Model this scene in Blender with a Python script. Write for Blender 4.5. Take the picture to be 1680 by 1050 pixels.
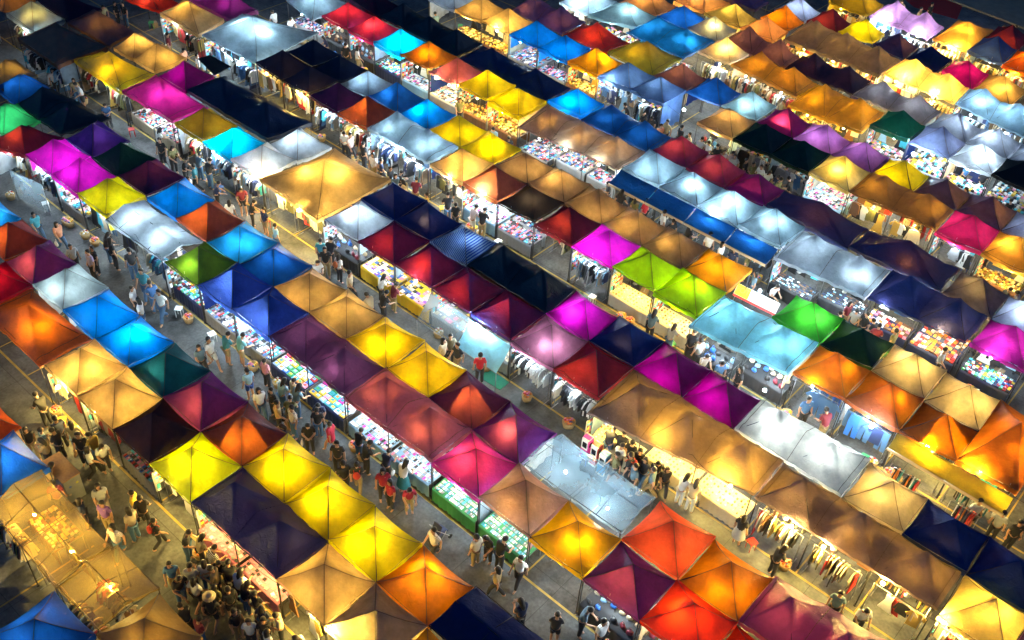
import bpy, bmesh, math, random
from mathutils import Vector, Matrix, noise
for o in list(bpy.data.objects): bpy.data.objects.remove(o)
scene=bpy.context.scene; C=scene.collection
R=math.radians
# ------------------------------------------------------------------ camera, sky, moonlight, exposure
cam=bpy.data.cameras.new('camera'); cam.sensor_width=36; cam.lens=35.5527; cam.clip_start=.1; cam.clip_end=900
co=bpy.data.objects.new('camera',cam); C.objects.link(co)
a=[[0.743861, 0.665912, 0.056855], [-0.473371, 0.464903, 0.748188], [0.471795, -0.583461, 0.661047]]
co.matrix_world=Matrix(((a[0][0],a[1][0],a[2][0],0),(a[0][1],a[1][1],a[2][1],0),(a[0][2],a[1][2],a[2][2],29.4792),(0,0,0,1)))
scene.camera=co
world=bpy.data.worlds.new('World'); scene.world=world; world.use_nodes=True
nt=world.node_tree; bg=nt.nodes['Background']
sky=nt.nodes.new('ShaderNodeTexSky'); sky.sky_type='NISHITA'; sky.sun_disc=False
sky.sun_elevation=R(4.0); sky.ozone_density=6; sky.dust_density=.2; sky.sun_rotation=R(200)
nt.links.new(sky.outputs[0],bg.inputs[0]); bg.inputs[1].default_value=.11
sun=bpy.data.lights.new('moon','SUN'); sun.energy=.02; sun.angle=R(5); sun.color=(.75,.85,1)
so=bpy.data.objects.new('moon',sun); C.objects.link(so); so.rotation_euler=(R(50),0,R(160))
vs=scene.view_settings; vs.view_transform='Standard'; vs.look='None'; vs.exposure=0.3; vs.gamma=1; vs.use_curve_mapping=False
scene.cycles.max_bounces=6; scene.cycles.diffuse_bounces=3; scene.cycles.transmission_bounces=6; scene.cycles.transparent_max_bounces=8
scene.cycles.sample_clamp_indirect=4
scene.cycles.caustics_reflective=False; scene.cycles.caustics_refractive=False
EAVE=2.15; PITCH=2.275; WATT=35.0

TENTS=[
('A2','vermilion','w1','tent',1,'',[-30.14,5.64,-30.14,7.51,-27.9,7.51,-27.9,5.64]),
('A2','blue','c2','tent',1,'',[-27.83,5.52,-27.89,7.24,-25.61,7.27,-25.55,5.55]),
('A2','clear','w8','sheet',1,'rack',[-25.35,4.99,-25.49,6.99,-21.19,6.91,-21.05,4.91]),
('A2b','clear','w5','flat',1,'rack',[-21.09,4.97,-21.07,7.08,-18.83,7.1,-18.84,5.0]),
('A1','blue','c1','tent',1,'',[-21.02,2.78,-21.02,4.86,-18.78,4.89,-18.78,2.81]),
('A2b','sanddark','w1','tent',1,'',[-18.76,4.94,-18.74,7.0,-16.5,7.0,-16.52,4.94]),
('B2','skyblue','c2','tent',1,'',[-41.57,11.68,-41.57,13.71,-39.34,13.71,-39.34,11.68]),
('B2','maroonorange','w3','tent',1,'',[-39.29,11.74,-39.26,13.72,-36.98,13.74,-37.0,11.75]),
('B2','purple','w2','tent',1,'',[-36.97,11.75,-36.96,13.74,-34.71,13.73,-34.71,11.73]),
('B2','greyteal','c3','tent',1,'',[-34.66,11.72,-34.69,13.73,-32.46,13.77,-32.47,11.77]),
('B2','azure','c3','tent',1,'',[-32.45,11.77,-32.45,13.77,-30.2,13.78,-30.17,11.77]),
('B2','azure','c4','tent',1,'',[-30.15,11.77,-30.18,13.78,-27.88,13.79,-27.89,11.78]),
('B2','teal','c1','tent',1,'',[-27.87,11.78,-27.84,13.78,-25.56,13.8,-25.63,11.78]),
('B2','purple','w2','tent',1,'',[-25.61,11.78,-25.55,13.8,-23.31,13.81,-23.33,11.78]),
('B2','rust','w2','tent',1,'',[-23.31,11.78,-23.29,13.81,-21.04,13.82,-21.04,11.81]),
('B2','yellow','w3','tent',1,'',[-21.02,11.8,-21.01,13.82,-18.75,13.84,-18.76,11.83]),
('B2','yellow','w3','tent',1,'',[-18.74,11.83,-18.73,13.84,-16.49,13.85,-16.5,11.83]),
('B2','yellow','w4','tent',1,'',[-16.48,11.83,-16.47,13.85,-14.24,13.84,-14.23,11.85]),
('B2','orange','w3','tent',1,'',[-14.21,11.85,-14.19,13.88,-11.95,13.87,-11.96,11.83]),
('B2','navy','-','flat',1,'',[-11.93,11.9,-11.9,13.97,-8.75,13.96,-8.89,11.95]),
('B1','crimson','w1','tent',1,'',[-36.95,9.64,-36.95,11.72,-34.71,11.71,-34.71,9.63]),
('B1','redorange','w4','tarp',1,'',[-34.51,9.46,-34.6,11.6,-30.3,11.66,-30.21,9.52]),
('B1','sand','w4','tent',1,'hang',[-30.17,9.67,-30.15,11.74,-27.9,11.75,-27.9,9.67]),
('B1','sand','w4','tent',1,'hang',[-27.88,9.67,-27.88,11.75,-25.63,11.76,-25.61,9.67]),
('B1','darkbrown','-','tent',1,'cases',[-25.59,9.68,-25.61,11.76,-23.33,11.76,-23.35,9.69]),
('B1','limeyellow','w3','tent',1,'rack',[-23.32,9.69,-23.3,11.76,-21.04,11.79,-21.0,9.69]),
('B1','navytarp','w2','tarp',2,'pinktable',[-20.89,9.69,-20.96,11.8,-16.5,11.89,-16.51,9.76]),
('B1','sand','w3','tent',1,'rack',[-16.51,9.74,-16.49,11.81,-14.23,11.81,-14.23,9.73]),
('B1','sandlilac','w3','tent',1,'rack',[-14.21,9.73,-14.21,11.81,-11.96,11.82,-11.95,9.74]),
('B1','amber','w2','tent',1,'',[-11.93,9.73,-11.93,11.81,-9.69,11.81,-9.69,9.73]),
('C2','olivegrey','w1','tent',1,'',[-52.14,18.53,-52.82,20.73,-50.58,20.73,-49.96,18.53]),
('C2','blue','c1','tent',1,'',[-50.73,18.38,-51.23,20.48,-48.46,20.58,-48.42,18.48]),
('C2','black','-','tarp',2,'',[-48.53,18.44,-48.57,20.47,-43.89,21.04,-44.33,18.51]),
('C2','indigo','c1','tent',1,'',[-43.9,18.52,-44.42,20.58,-41.66,20.6,-41.59,18.53]),
('C2','dkgreen','c1','tent',1,'',[-41.57,18.53,-41.64,20.6,-39.36,20.62,-39.32,18.5]),
('C2','maroonblue','w1','tent',1,'',[-39.28,18.49,-39.34,20.62,-37.03,20.62,-37.01,18.5]),
('C2','azure','c2','tent',1,'',[-36.98,18.51,-37.01,20.62,-34.76,20.63,-34.68,18.52]),
('C2','brick','w3','tent',1,'',[-34.68,18.52,-34.74,20.63,-32.44,20.6,-32.43,18.51]),
('C2','skyblue','c2','tent',1,'',[-32.41,18.51,-32.42,20.6,-30.18,20.64,-30.19,18.51]),
('C2','blue','c1','tent',1,'',[-30.17,18.51,-30.16,20.64,-27.9,20.63,-27.89,18.58]),
('C2','sand','w2','tent',1,'',[-27.87,18.58,-27.88,20.63,-25.63,20.67,-25.62,18.61]),
('C2','sand','w2','tent',1,'',[-25.6,18.61,-25.61,20.67,-23.34,20.66,-23.35,18.6]),
('C2','gold','w3','tent',1,'',[-23.31,18.59,-23.31,20.63,-21.06,20.67,-21.07,18.6]),
('C2','gold','w3','tent',1,'',[-21.05,18.6,-21.03,20.68,-18.79,20.68,-18.79,18.62]),
('C2','indigoplum','w3','tent',1,'',[-18.78,18.62,-18.78,20.68,-16.53,20.7,-16.53,18.6]),
('C2','purple','w2','tent',1,'',[-16.51,18.6,-16.51,20.7,-14.25,20.7,-14.24,18.6]),
('C2','clear','c5','flat',2,'',[-14.14,18.69,-14.0,20.71,-9.86,20.72,-9.81,18.76]),
('C2','redwhite','w3','tent',1,'',[-9.65,18.6,-9.66,20.79,-7.44,20.8,-7.41,18.59]),
('C2','orange','w2','tent',1,'',[-7.4,18.59,-7.43,20.8,-5.2,20.81,-5.16,18.6]),
('C2','purplepink','w2','tarp',2,'',[-5.15,18.64,-5.16,20.92,-1.39,21.35,-1.38,18.8]),
('C1','green','c1','tent',1,'rack',[-48.39,16.49,-48.42,18.45,-46.18,18.45,-46.15,16.49]),
('C1','maroon','w2','tent',1,'rack',[-46.08,15.59,-46.19,17.82,-43.88,18.43,-43.86,16.38]),
('C1','magenta','c3','tent',1,'rack',[-43.85,16.4,-43.86,18.43,-41.61,18.47,-41.57,16.4]),
('C1','magenta','c2','tent',1,'whitetable',[-41.55,16.4,-41.59,18.47,-39.33,18.45,-39.25,16.4]),
('C1','gold','c3','tent',1,'rack',[-39.28,16.42,-39.3,18.48,-37.04,18.49,-36.96,16.4]),
('C1','silver','c5','flat',2,'rack',[-36.76,16.24,-36.68,18.23,-32.49,18.36,-32.53,16.33]),
('C1','greenolive','c2','tent',1,'bluetable',[-32.43,16.43,-32.45,18.43,-30.19,18.49,-30.13,16.44]),
('C1','blueplum','c3','tent',1,'cases',[-30.15,16.47,-30.17,18.49,-27.91,18.56,-27.9,16.5]),
('C1','blueplum','c3','tent',1,'cases',[-27.88,16.51,-27.89,18.56,-25.63,18.56,-25.62,16.54]),
('C1','plum','c2','tarp',2,'shirts',[-25.62,16.6,-25.64,18.61,-21.08,18.57,-21.1,16.53]),
('C1','orangemauve','w2','tarp',2,'phonecases',[-21.02,16.49,-21.02,18.54,-16.55,18.64,-16.55,16.6]),
('C1','magentapink','w2','tent',1,'greentable',[-16.5,16.54,-16.5,18.58,-14.24,18.58,-14.23,16.54]),
('C1','tanpurple','w2','tent',1,'greentable',[-14.21,16.53,-14.21,18.57,-11.95,18.56,-11.93,16.51]),
('C1','orangeyellow','w2','tent',1,'empty',[-11.91,16.51,-11.93,18.56,-9.68,18.57,-9.67,16.52]),
('C1','purple','w2','tent',1,'bags',[-9.65,16.52,-9.66,18.57,-7.43,18.54,-7.41,16.52]),
('C1','red','w3','tent',1,'bags',[-7.39,16.52,-7.41,18.54,-5.15,18.56,-5.12,16.54]),
('C1','red','w2','tent',1,'',[-5.13,16.52,-5.13,18.56,-2.89,18.56,-2.89,16.52]),
('D1','tanorange','w1','tent',1,'',[-60.89,23.14,-61.08,25.24,-58.9,25.24,-58.71,23.14]),
('D1','greyteal','w1','tent',1,'rack',[-58.32,23.12,-58.69,25.26,-55.7,25.28,-55.29,23.1]),
('D1','netbrown','-','tarp',1,'rack',[-55.21,22.11,-55.45,24.57,-50.9,25.11,-50.65,21.98]),
('D1','gold','w3','tarp',1,'rack',[-50.77,22.99,-50.8,24.71,-46.38,25.19,-46.19,22.99]),
('D1','hotpink','c5','tarp',1,'pinkwhite',[-46.13,23.02,-46.31,25.17,-41.81,25.31,-41.75,23.09]),
('D1','oliveyellow','w1','tent',1,'rack',[-41.59,23.17,-41.62,25.31,-39.36,25.37,-39.29,23.15]),
('D1','cyan','c4','tent',1,'rack',[-39.27,23.15,-39.35,25.35,-37.02,25.36,-36.99,23.16]),
('D1','white','c3','tent',1,'rack',[-36.95,23.16,-36.98,25.35,-34.72,25.37,-34.67,23.17]),
('D1','sand','w3','big',1,'hang',[-34.5,23.01,-34.16,27.29,-30.3,27.48,-30.28,22.9]),
('D1','white','c4','tent',1,'bags',[-30.14,23.23,-30.14,25.4,-27.89,25.39,-27.9,23.24]),
('D1','navyred','w2','pair',1,'yellowtable',[-27.85,23.22,-27.87,25.39,-25.6,25.4,-25.59,23.25]),
('D1','navyred','w2','pair',1,'yellowtable',[-25.57,23.25,-25.58,25.4,-23.3,25.41,-23.3,23.27]),
('D1','navyred','w2','pair',1,'clearfront',[-23.28,23.27,-23.28,25.41,-21.04,25.41,-21.02,23.23]),
('D1','navyred','w2','pair',1,'clearfront',[-21.0,23.23,-21.02,25.41,-18.78,25.4,-18.74,23.19]),
('D1','pinkmauve','c2','tent',1,'bwshirts',[-18.72,23.19,-18.75,25.39,-16.51,25.4,-16.52,23.23]),
('D1','redorange2','w2','tent',1,'bwshirts',[-16.5,23.22,-16.49,25.4,-14.27,25.43,-14.25,23.19]),
('D1','tanplum','w2','tarp',3,'jewels',[-14.09,22.31,-14.25,25.54,-7.51,25.42,-7.48,23.37]),
('D1','tanplum','w2','tarp',3,'warmracks',[-7.4,23.36,-7.43,25.4,-0.77,25.49,-0.76,23.44]),
('D1','sandplum','w4','tent',1,'warmracks',[-0.63,23.31,-0.63,25.43,1.58,25.44,1.58,23.31]),
('D1','purple','-','tent',1,'',[1.61,23.26,1.61,25.43,3.85,25.43,3.85,23.26]),
('D2','plumdark','-','tent',1,'',[-58.81,25.28,-59.61,26.56,-55.25,27.42,-55.21,25.3]),
('D2','plumolive','w1','tarp',1,'',[-55.21,25.13,-55.69,27.11,-51.48,27.31,-50.85,25.19]),
('D2','sand','w2','tent',1,'',[-50.74,25.38,-51.26,27.41,-49.07,27.44,-48.72,25.37]),
('D2','sand','w2','tent',1,'',[-48.7,25.37,-49.05,27.44,-46.86,27.48,-46.68,25.36]),
('D2','magentadk','c2','tent',1,'',[-46.18,25.34,-46.68,27.44,-44.34,27.47,-43.85,25.38]),
('D2','navyblack','-','tarp',2,'',[-44.01,25.46,-43.88,27.86,-37.04,28.25,-37.17,25.49]),
('D2','white','c3','tent',1,'',[-36.96,25.38,-36.95,27.4,-34.62,27.46,-34.73,25.4]),
('D2','navyblue','w2','tent',1,'',[-30.15,25.45,-30.14,27.47,-27.87,27.5,-27.89,25.43]),
('D2','navyblue','w2','tent',1,'',[-27.87,25.43,-27.85,27.5,-25.62,27.49,-25.62,25.47]),
('D2','stripe','c1','tent',1,'',[-25.58,25.45,-25.59,27.49,-23.34,27.51,-23.35,25.44]),
('D2','black','-','tarp',2,'',[-23.29,25.45,-23.32,27.54,-18.86,27.48,-18.77,25.41]),
('D2','magenta','c2','tent',1,'',[-18.76,25.42,-18.79,27.47,-16.53,27.46,-16.51,25.44]),
('D2','navyblue','w1','tent',1,'',[-16.5,25.44,-16.51,27.47,-14.24,27.47,-14.28,25.45]),
('D2','magentadk','c2','tent',1,'',[-14.26,25.45,-14.22,27.48,-11.98,27.5,-11.99,25.47]),
('D2','magentadk','c2','tent',1,'',[-11.97,25.47,-11.96,27.5,-9.71,27.52,-9.7,25.5]),
('D2','canvas','c7','tarp',2,'',[-9.65,25.55,-9.69,27.57,-5.26,27.75,-5.23,25.51]),
('D2','cream','w3','tent',1,'',[-5.15,25.46,-5.15,27.57,-2.92,27.52,-2.91,25.47]),
('D2','navyblue','w1','tent',1,'',[-2.9,25.47,-2.9,27.52,-0.66,27.52,-0.65,25.47]),
('D2','navyblue','w1','tent',1,'',[-0.63,25.47,-0.64,27.52,1.57,27.54,1.58,25.48]),
('E1','red','c2','tent',1,'',[-56.19,29.17,-56.61,31.12,-53.02,31.29,-52.94,29.77]),
('E1','sand','w3','tent',1,'rack',[-52.91,29.81,-53.5,31.98,-49.64,32.01,-49.04,29.84]),
('E1','greywhite','c5','big',2,'rack',[-48.62,29.8,-49.93,33.35,-44.7,35.11,-44.03,30.06]),
('E1','navyblack','w1','tent',1,'hang',[-43.88,29.95,-43.84,32.1,-41.57,32.04,-41.54,29.86]),
('E1','navyblack','w1','tent',1,'hang',[-41.52,29.86,-41.55,32.04,-39.3,32.04,-39.27,29.89]),
('E1','maroonblue','c1','tent',1,'rack',[-39.25,29.89,-39.25,32.02,-36.97,32.05,-36.92,29.86]),
('E1','vermilion2','w2','tent',1,'rack',[-36.9,29.85,-36.95,32.03,-34.71,32.04,-34.65,29.86]),
('E1','greywhite','c4','tarp',2,'rack',[-34.55,29.83,-34.61,31.98,-30.16,31.96,-30.17,29.86]),
('E1','sand','w3','tent',1,'rack',[-30.11,29.9,-30.1,32.04,-27.89,32.09,-27.81,29.85]),
('E1','brick','w2','tent',1,'phonecases',[-27.79,29.85,-27.86,32.09,-25.63,32.09,-25.58,29.87]),
('E1','thatch','c2','tent',1,'cases',[-25.56,29.87,-25.61,32.09,-23.33,32.1,-23.31,29.9]),
('E1','maroon','w2','tent',1,'empty',[-23.29,29.9,-23.32,32.1,-21.05,32.09,-21.01,29.86]),
('E1','magenta','c4','tent',1,'rack',[-20.99,29.87,-21.03,32.09,-18.79,32.08,-18.77,29.9]),
('E1','lime','w3','tent',1,'jewels',[-18.75,29.9,-18.76,32.06,-16.52,32.06,-16.51,29.89]),
('E1','lime','w3','tent',1,'jewels',[-16.49,29.89,-16.5,32.06,-14.23,32.04,-14.25,29.83]),
('E1','skywhite','c5','tarp',2,'bags',[-14.16,29.15,-14.19,31.92,-9.72,31.93,-9.7,29.53]),
('E1','orangeplum','w2','pair',1,'jeans',[-9.65,29.89,-9.65,32.02,-7.42,32.06,-7.42,29.92]),
('E1','orangeplum','w2','pair',1,'jeans',[-7.4,29.92,-7.4,32.06,-5.17,32.1,-5.17,29.95]),
('E1','orangebrown','w1','tent',1,'awnrack',[-5.15,29.95,-5.15,32.1,-2.91,32.1,-2.9,29.96]),
('E1','brownorange','w1','big',2,'awnrack',[-2.95,30.09,-2.96,34.2,-0.63,34.16,-0.68,30.13]),
('E2','navyblack','-','tent',1,'',[-43.84,32.12,-43.89,34.23,-41.56,34.15,-41.57,32.05]),
('E2','navyblack','-','tent',1,'',[-41.55,32.05,-41.55,34.15,-39.25,34.15,-39.3,32.06]),
('E2','greyblue','c2','tent',1,'',[-39.26,32.05,-39.24,34.14,-36.99,34.14,-37.0,32.09]),
('E2','blue','c1','tent',1,'',[-36.95,32.07,-36.97,34.14,-34.69,34.2,-34.69,32.06]),
('E2','azure','c3','tent',1,'',[-34.66,32.05,-34.67,34.2,-32.43,34.15,-32.42,32.04]),
('E2','yellow','w3','tent',1,'',[-32.39,32.08,-32.39,34.15,-30.12,34.17,-30.13,32.07]),
('E2','yellow','w3','tent',1,'',[-30.11,32.08,-30.1,34.17,-27.91,34.19,-27.9,32.11]),
('E2','tan','w2','tent',1,'',[-27.88,32.1,-27.85,34.2,-25.65,34.2,-25.63,32.12]),
('E2','tan','w2','tent',1,'',[-25.62,32.12,-25.64,34.2,-23.38,34.21,-23.36,32.13]),
('E2','tan','w2','tent',1,'',[-23.34,32.13,-23.37,34.21,-21.07,34.19,-21.05,32.12]),
('E2','greytan','w2','tent',1,'',[-21.04,32.12,-21.05,34.19,-18.79,34.19,-18.8,32.11]),
('E2','greytan','w1','tent',1,'',[-18.77,32.1,-18.77,34.19,-16.54,34.18,-16.52,32.08]),
('E2','amber','w3','tent',1,'',[-16.47,32.08,-16.5,34.15,-14.25,34.17,-14.23,32.07]),
('E2','neongreen','c3','tent',1,'',[-11.93,32.04,-11.94,34.13,-9.73,34.18,-9.69,32.07]),
('E2','dkgreen','-','tent',1,'',[-9.67,32.06,-9.71,34.18,-7.45,34.23,-7.43,32.14]),
('E2','cream','w3','tent',1,'',[-7.41,32.14,-7.42,34.25,-5.19,34.24,-5.18,32.15]),
('E2','cream','w3','tent',1,'',[-5.15,32.15,-5.17,34.24,-2.92,34.23,-2.93,32.13]),
('F1','greywhite','c3','tent',1,'cases',[-49.27,36.42,-49.51,38.82,-46.2,38.9,-46.11,35.82]),
('F1','hotpinkdk','w2','tent',1,'bags',[-46.13,36.62,-46.17,38.91,-43.88,38.91,-43.84,36.62]),
('F1','hotpinkdk','w2','tent',1,'bags',[-43.82,36.62,-43.87,38.91,-41.58,38.9,-41.53,36.61]),
('F1','cyan','c5','tent',1,'bluetable',[-41.5,36.57,-41.54,38.87,-39.26,38.85,-39.24,36.56]),
('F1','orange','w2','tent',1,'phonecases',[-39.21,36.57,-39.22,38.87,-36.98,38.87,-36.95,36.58]),
('F1','orangemauve','w2','tent',1,'cases',[-36.94,36.58,-36.96,38.87,-34.74,38.86,-34.7,36.58]),
('F1','yellow','w3','tent',1,'goldtable',[-34.66,36.58,-34.69,38.87,-32.45,38.88,-32.4,36.55]),
('F1','yellow','w3','tent',1,'goldtable',[-32.38,36.55,-32.43,38.88,-30.19,38.88,-30.13,36.52]),
('F1','mauvesheen','w3','tarp',3,'cases',[-29.54,35.85,-30.02,38.75,-23.38,38.8,-23.36,36.33]),
('F1','icewhite','c3','tent',1,'awnblue',[-23.32,36.64,-23.29,38.91,-21.04,38.89,-21.06,36.63]),
('F1','icewhite','c3','tent',1,'awnblue',[-21.05,36.63,-21.02,38.89,-18.77,38.87,-18.79,36.63]),
('F1','icewhite','c3','tent',1,'awnblue',[-18.78,36.63,-18.75,38.87,-16.5,38.86,-16.52,36.62]),
('F1','icewhite','c3','tent',1,'awnblue',[-16.51,36.62,-16.48,38.86,-14.23,38.84,-14.25,36.62]),
('F1','silver','c5','tarp',2,'glasses',[-14.04,35.75,-14.18,38.56,-9.82,38.72,-9.74,36.19]),
('F1','navyblue','c1','tarp',2,'pinkgoods',[-9.67,36.3,-9.72,38.75,-5.36,38.9,-5.36,36.59]),
('F1','magentaplum','c3','tent',1,'bluetable',[-5.19,36.62,-5.19,38.89,-2.97,38.92,-2.91,36.62]),
('F2','plumdark','-','tent',1,'',[-47.6,39.67,-47.75,41.18,-43.88,41.11,-43.85,39.01]),
('F2','black','-','tarp',3,'',[-43.81,39.08,-43.9,41.16,-37.2,41.29,-37.02,38.93]),
('F2','navy','-','tarp',2,'',[-36.89,38.88,-36.92,41.05,-30.34,41.11,-30.29,38.89]),
('F2','azure','c4','tent',1,'',[-30.13,38.91,-30.15,41.06,-27.89,41.04,-27.88,38.92]),
('F2','blue','c1','tarp',2,'',[-27.78,38.87,-27.73,41.01,-23.3,40.88,-23.34,38.96]),
('F2','pinkmauve2','w1','pair',1,'',[-23.29,38.92,-23.29,40.96,-21.05,40.96,-21.03,38.96]),
('F2','pinkmauve2','w1','pair',1,'',[-21.01,38.96,-21.03,40.96,-18.79,40.96,-18.75,38.99]),
('F2','violet','w1','tent',1,'',[-18.73,38.99,-18.77,40.96,-16.54,41.03,-16.52,39.04]),
('F2','navyplum','w1','tarp',1,'',[-16.49,39.17,-16.57,41.01,-12.08,41.07,-12.03,38.98]),
('F2','navyplum','w1','tarp',1,'',[-12.0,38.98,-12.04,41.07,-7.61,41.15,-7.56,39.1]),
('F2','greyplum','w1','tent',1,'',[-7.44,38.99,-7.46,41.07,-5.23,41.02,-5.21,38.95]),
('F2','lilacwhite','c3','tent',1,'',[-5.2,38.95,-5.21,41.04,-3.45,41.02,-3.4,38.93]),
('G1','white','c2','tent',1,'',[-43.87,43.37,-44.39,45.77,-41.61,45.73,-41.55,43.37]),
('G1','sand','w2','tent',1,'goldtable',[-41.52,43.39,-41.57,45.72,-39.29,45.68,-39.28,43.4]),
('G1','sand','w2','tent',1,'goldtable',[-39.26,43.4,-39.28,45.68,-37.0,45.64,-37.01,43.41]),
('G1','azure','c2','tent',1,'cases',[-36.97,43.41,-36.94,45.65,-34.71,45.61,-34.68,43.35]),
('G1','azure','c2','tent',1,'cases',[-34.67,43.35,-34.7,45.61,-32.47,45.58,-32.38,43.29]),
('G1','orangeyellow','w3','tent',1,'goldtable',[-32.37,43.34,-32.38,45.66,-30.14,45.65,-30.14,43.34]),
('G1','bluegrey','c2','tent',1,'rack',[-30.1,43.34,-30.08,45.63,-27.83,45.58,-27.83,43.3]),
('G1','bluegrey','c2','tent',1,'rack',[-27.81,43.3,-27.81,45.58,-25.56,45.53,-25.54,43.27]),
('G1','tan','w2','tent',1,'bags',[-23.29,43.32,-23.27,45.62,-21.05,45.6,-21.04,43.33]),
('G1','dkgreen','-','tent',1,'goldrack',[-21.0,43.32,-21.01,45.56,-18.79,45.58,-18.77,43.34]),
('G1','dkgreen','-','tent',1,'goldrack',[-18.75,43.34,-18.77,45.58,-16.55,45.61,-16.53,43.36]),
('G1','sandyellow','w3','tent',1,'phonecases',[-16.48,43.3,-16.49,45.57,-14.28,45.6,-14.25,43.31]),
('G1','brownyellow','w2','tarp',2,'goldrack',[-14.22,43.32,-14.24,45.68,-9.78,45.61,-9.73,43.38]),
('G1','crimson2','c3','tent',1,'rack',[-9.65,43.24,-9.69,45.55,-7.47,45.57,-7.42,43.25]),
('G1','amber2','w3','tent',1,'goldtable',[-7.38,43.21,-7.44,45.53,-5.24,45.53,-5.18,43.21]),
('G2','bluepurple','w1','tarp',2,'',[-39.24,45.97,-39.31,48.11,-34.8,48.02,-34.78,45.71]),
('G2','scarlet','w2','tarp',1,'',[-34.68,45.7,-34.79,47.83,-31.2,47.82,-31.51,45.86]),
('G2','olive','w2','tarp',1,'',[-31.41,45.91,-31.27,48.5,-27.9,48.53,-27.91,45.65]),
('G2','mauve','w1','tent',1,'',[-27.87,45.64,-27.85,47.78,-25.58,47.72,-25.6,45.6]),
('G2','blue','c1','tent',1,'',[-25.56,45.6,-25.54,47.72,-23.32,47.7,-23.31,45.59]),
('G2','tealwhite','c3','tent',1,'',[-23.27,45.66,-23.25,47.78,-21.04,47.77,-21.08,45.66]),
('G2','violet','w2','tent',1,'',[-21.03,45.72,-21.01,47.76,-18.79,47.72,-18.77,45.68]),
('G2','orchid','c2','tent',1,'',[-18.74,45.7,-18.72,47.77,-16.39,47.74,-16.52,45.65]),
('G2','orchid','c1','tent',1,'',[-16.49,45.65,-16.37,47.74,-14.24,47.74,-14.25,45.67]),
('G2','yellowdk','w3','tent',1,'',[-14.22,45.67,-14.18,47.71,-11.98,47.67,-11.98,45.63]),
('G2','bluetan','w1','tent',1,'',[-11.95,45.63,-11.96,47.66,-9.72,47.65,-9.71,45.64]),
('G2','bluetan','w1','tent',1,'',[-9.68,45.63,-9.7,47.63,-7.46,47.66,-7.45,45.6]),
('G2','lilacwhite','c2','tent',1,'',[-7.43,45.59,-7.44,47.67,-5.22,47.67,-5.21,45.59]),
('H1','greywhite','c2','tent',1,'whitetable',[-37.95,49.32,-37.99,52.18,-35.47,52.1,-35.56,49.25]),
('H1','tealwhite','c3','tent',1,'whitetable',[-35.43,49.11,-35.43,52.14,-32.41,52.25,-32.34,50.05]),
('H1','skybluedk','c4','tarp',2,'rack',[-32.29,48.92,-32.31,52.14,-27.99,52.26,-27.92,48.65]),
('H1','cream','w4','tent',1,'rack',[-27.81,50.11,-27.82,52.33,-25.62,52.28,-25.62,50.21]),
('H1','amber','w2','tarp',2,'rack',[-25.54,50.23,-25.44,52.49,-20.92,52.17,-20.98,49.96]),
('H1','ochre','w3','tarp',2,'goldtable',[-20.79,48.71,-20.81,52.11,-16.63,51.99,-16.52,49.17]),
('H1','dkgreen2','c1','tent',1,'whitetable',[-16.49,50.07,-16.48,52.21,-14.29,52.23,-14.24,50.1]),
('H1','bluelilac','c2','tent',1,'whitetable',[-14.23,50.16,-14.22,52.28,-12.01,52.25,-12.01,50.21]),
('H1','white','c5','tent',1,'whitetable',[-11.98,50.19,-11.97,52.25,-9.77,52.27,-9.75,50.19]),
('H1','black','-','tent',1,'whitetable',[-9.72,50.16,-9.74,52.24,-7.47,52.22,-7.45,50.14]),
('H2','peach','w3','tent',1,'',[-35.43,52.19,-35.52,54.54,-32.43,54.52,-32.42,52.3]),
('H2','blue','c3','tent',1,'',[-32.39,52.28,-32.38,54.52,-30.16,54.49,-30.13,52.34]),
('H2','white','w3','tent',1,'',[-30.15,52.43,-30.1,54.6,-27.88,54.49,-27.9,52.34]),
('H2','mauve','w1','tarp',2,'',[-27.68,52.52,-27.68,54.68,-23.33,54.42,-23.23,52.47]),
('H2','navyblack2','w1','tarp',2,'',[-23.16,52.45,-23.22,54.64,-18.8,54.79,-18.84,52.53]),
('H2','greyplum','c2','tarp',2,'',[-18.78,52.49,-18.75,54.67,-14.38,54.53,-14.38,52.31]),
('H2','greylilac','c2','tent',1,'',[-14.24,52.3,-14.23,54.5,-11.99,54.45,-12.01,52.3]),
('H2','greylilac','c3','tent',1,'',[-11.99,52.29,-11.97,54.43,-9.75,54.42,-9.77,52.3]),
('H2','greylilac','c2','tent',1,'',[-9.75,52.29,-9.73,54.41,-7.53,54.4,-7.95,52.29]),
('I1','peach','w3','tent',1,'goldrack',[-33.11,55.16,-33.13,58.04,-30.29,57.48,-30.78,55.17]),
('I1','sandyellow','w2','tent',1,'goldrack',[-30.71,55.15,-30.25,57.4,-27.93,57.03,-27.97,55.04]),
('I1','peachred','w3','tent',1,'rack',[-27.94,55.02,-27.9,56.95,-25.59,56.9,-25.6,55.01]),
('I1','greyplum2','w2','tarp',3,'rack',[-25.31,55.93,-25.29,59.29,-18.8,58.58,-18.79,55.81]),
('I1','goldtan','w4','tarp',2,'goldrack',[-18.78,56.41,-18.65,58.94,-14.43,58.44,-14.35,56.14]),
('I1','iceblue','c5','tarp',2,'rack',[-14.21,56.13,-14.35,58.42,-10.31,58.2,-9.87,55.24]),
('I2','blueplum2','w1','tarp',1,'',[-33.18,57.92,-33.14,60.02,-28.75,59.83,-28.59,57.8]),
('I2','orange','w3','tent',1,'',[-27.84,57.35,-27.79,59.49,-25.63,58.94,-25.66,56.97]),
('I2','lilacwhite','c3','tent',1,'',[-27.91,59.2,-27.89,61.17,-25.62,61.1,-25.62,59.13]),
('I2','maroon','w2','tent',1,'',[-25.57,59.25,-25.5,61.14,-23.33,61.02,-23.36,59.15]),
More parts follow.
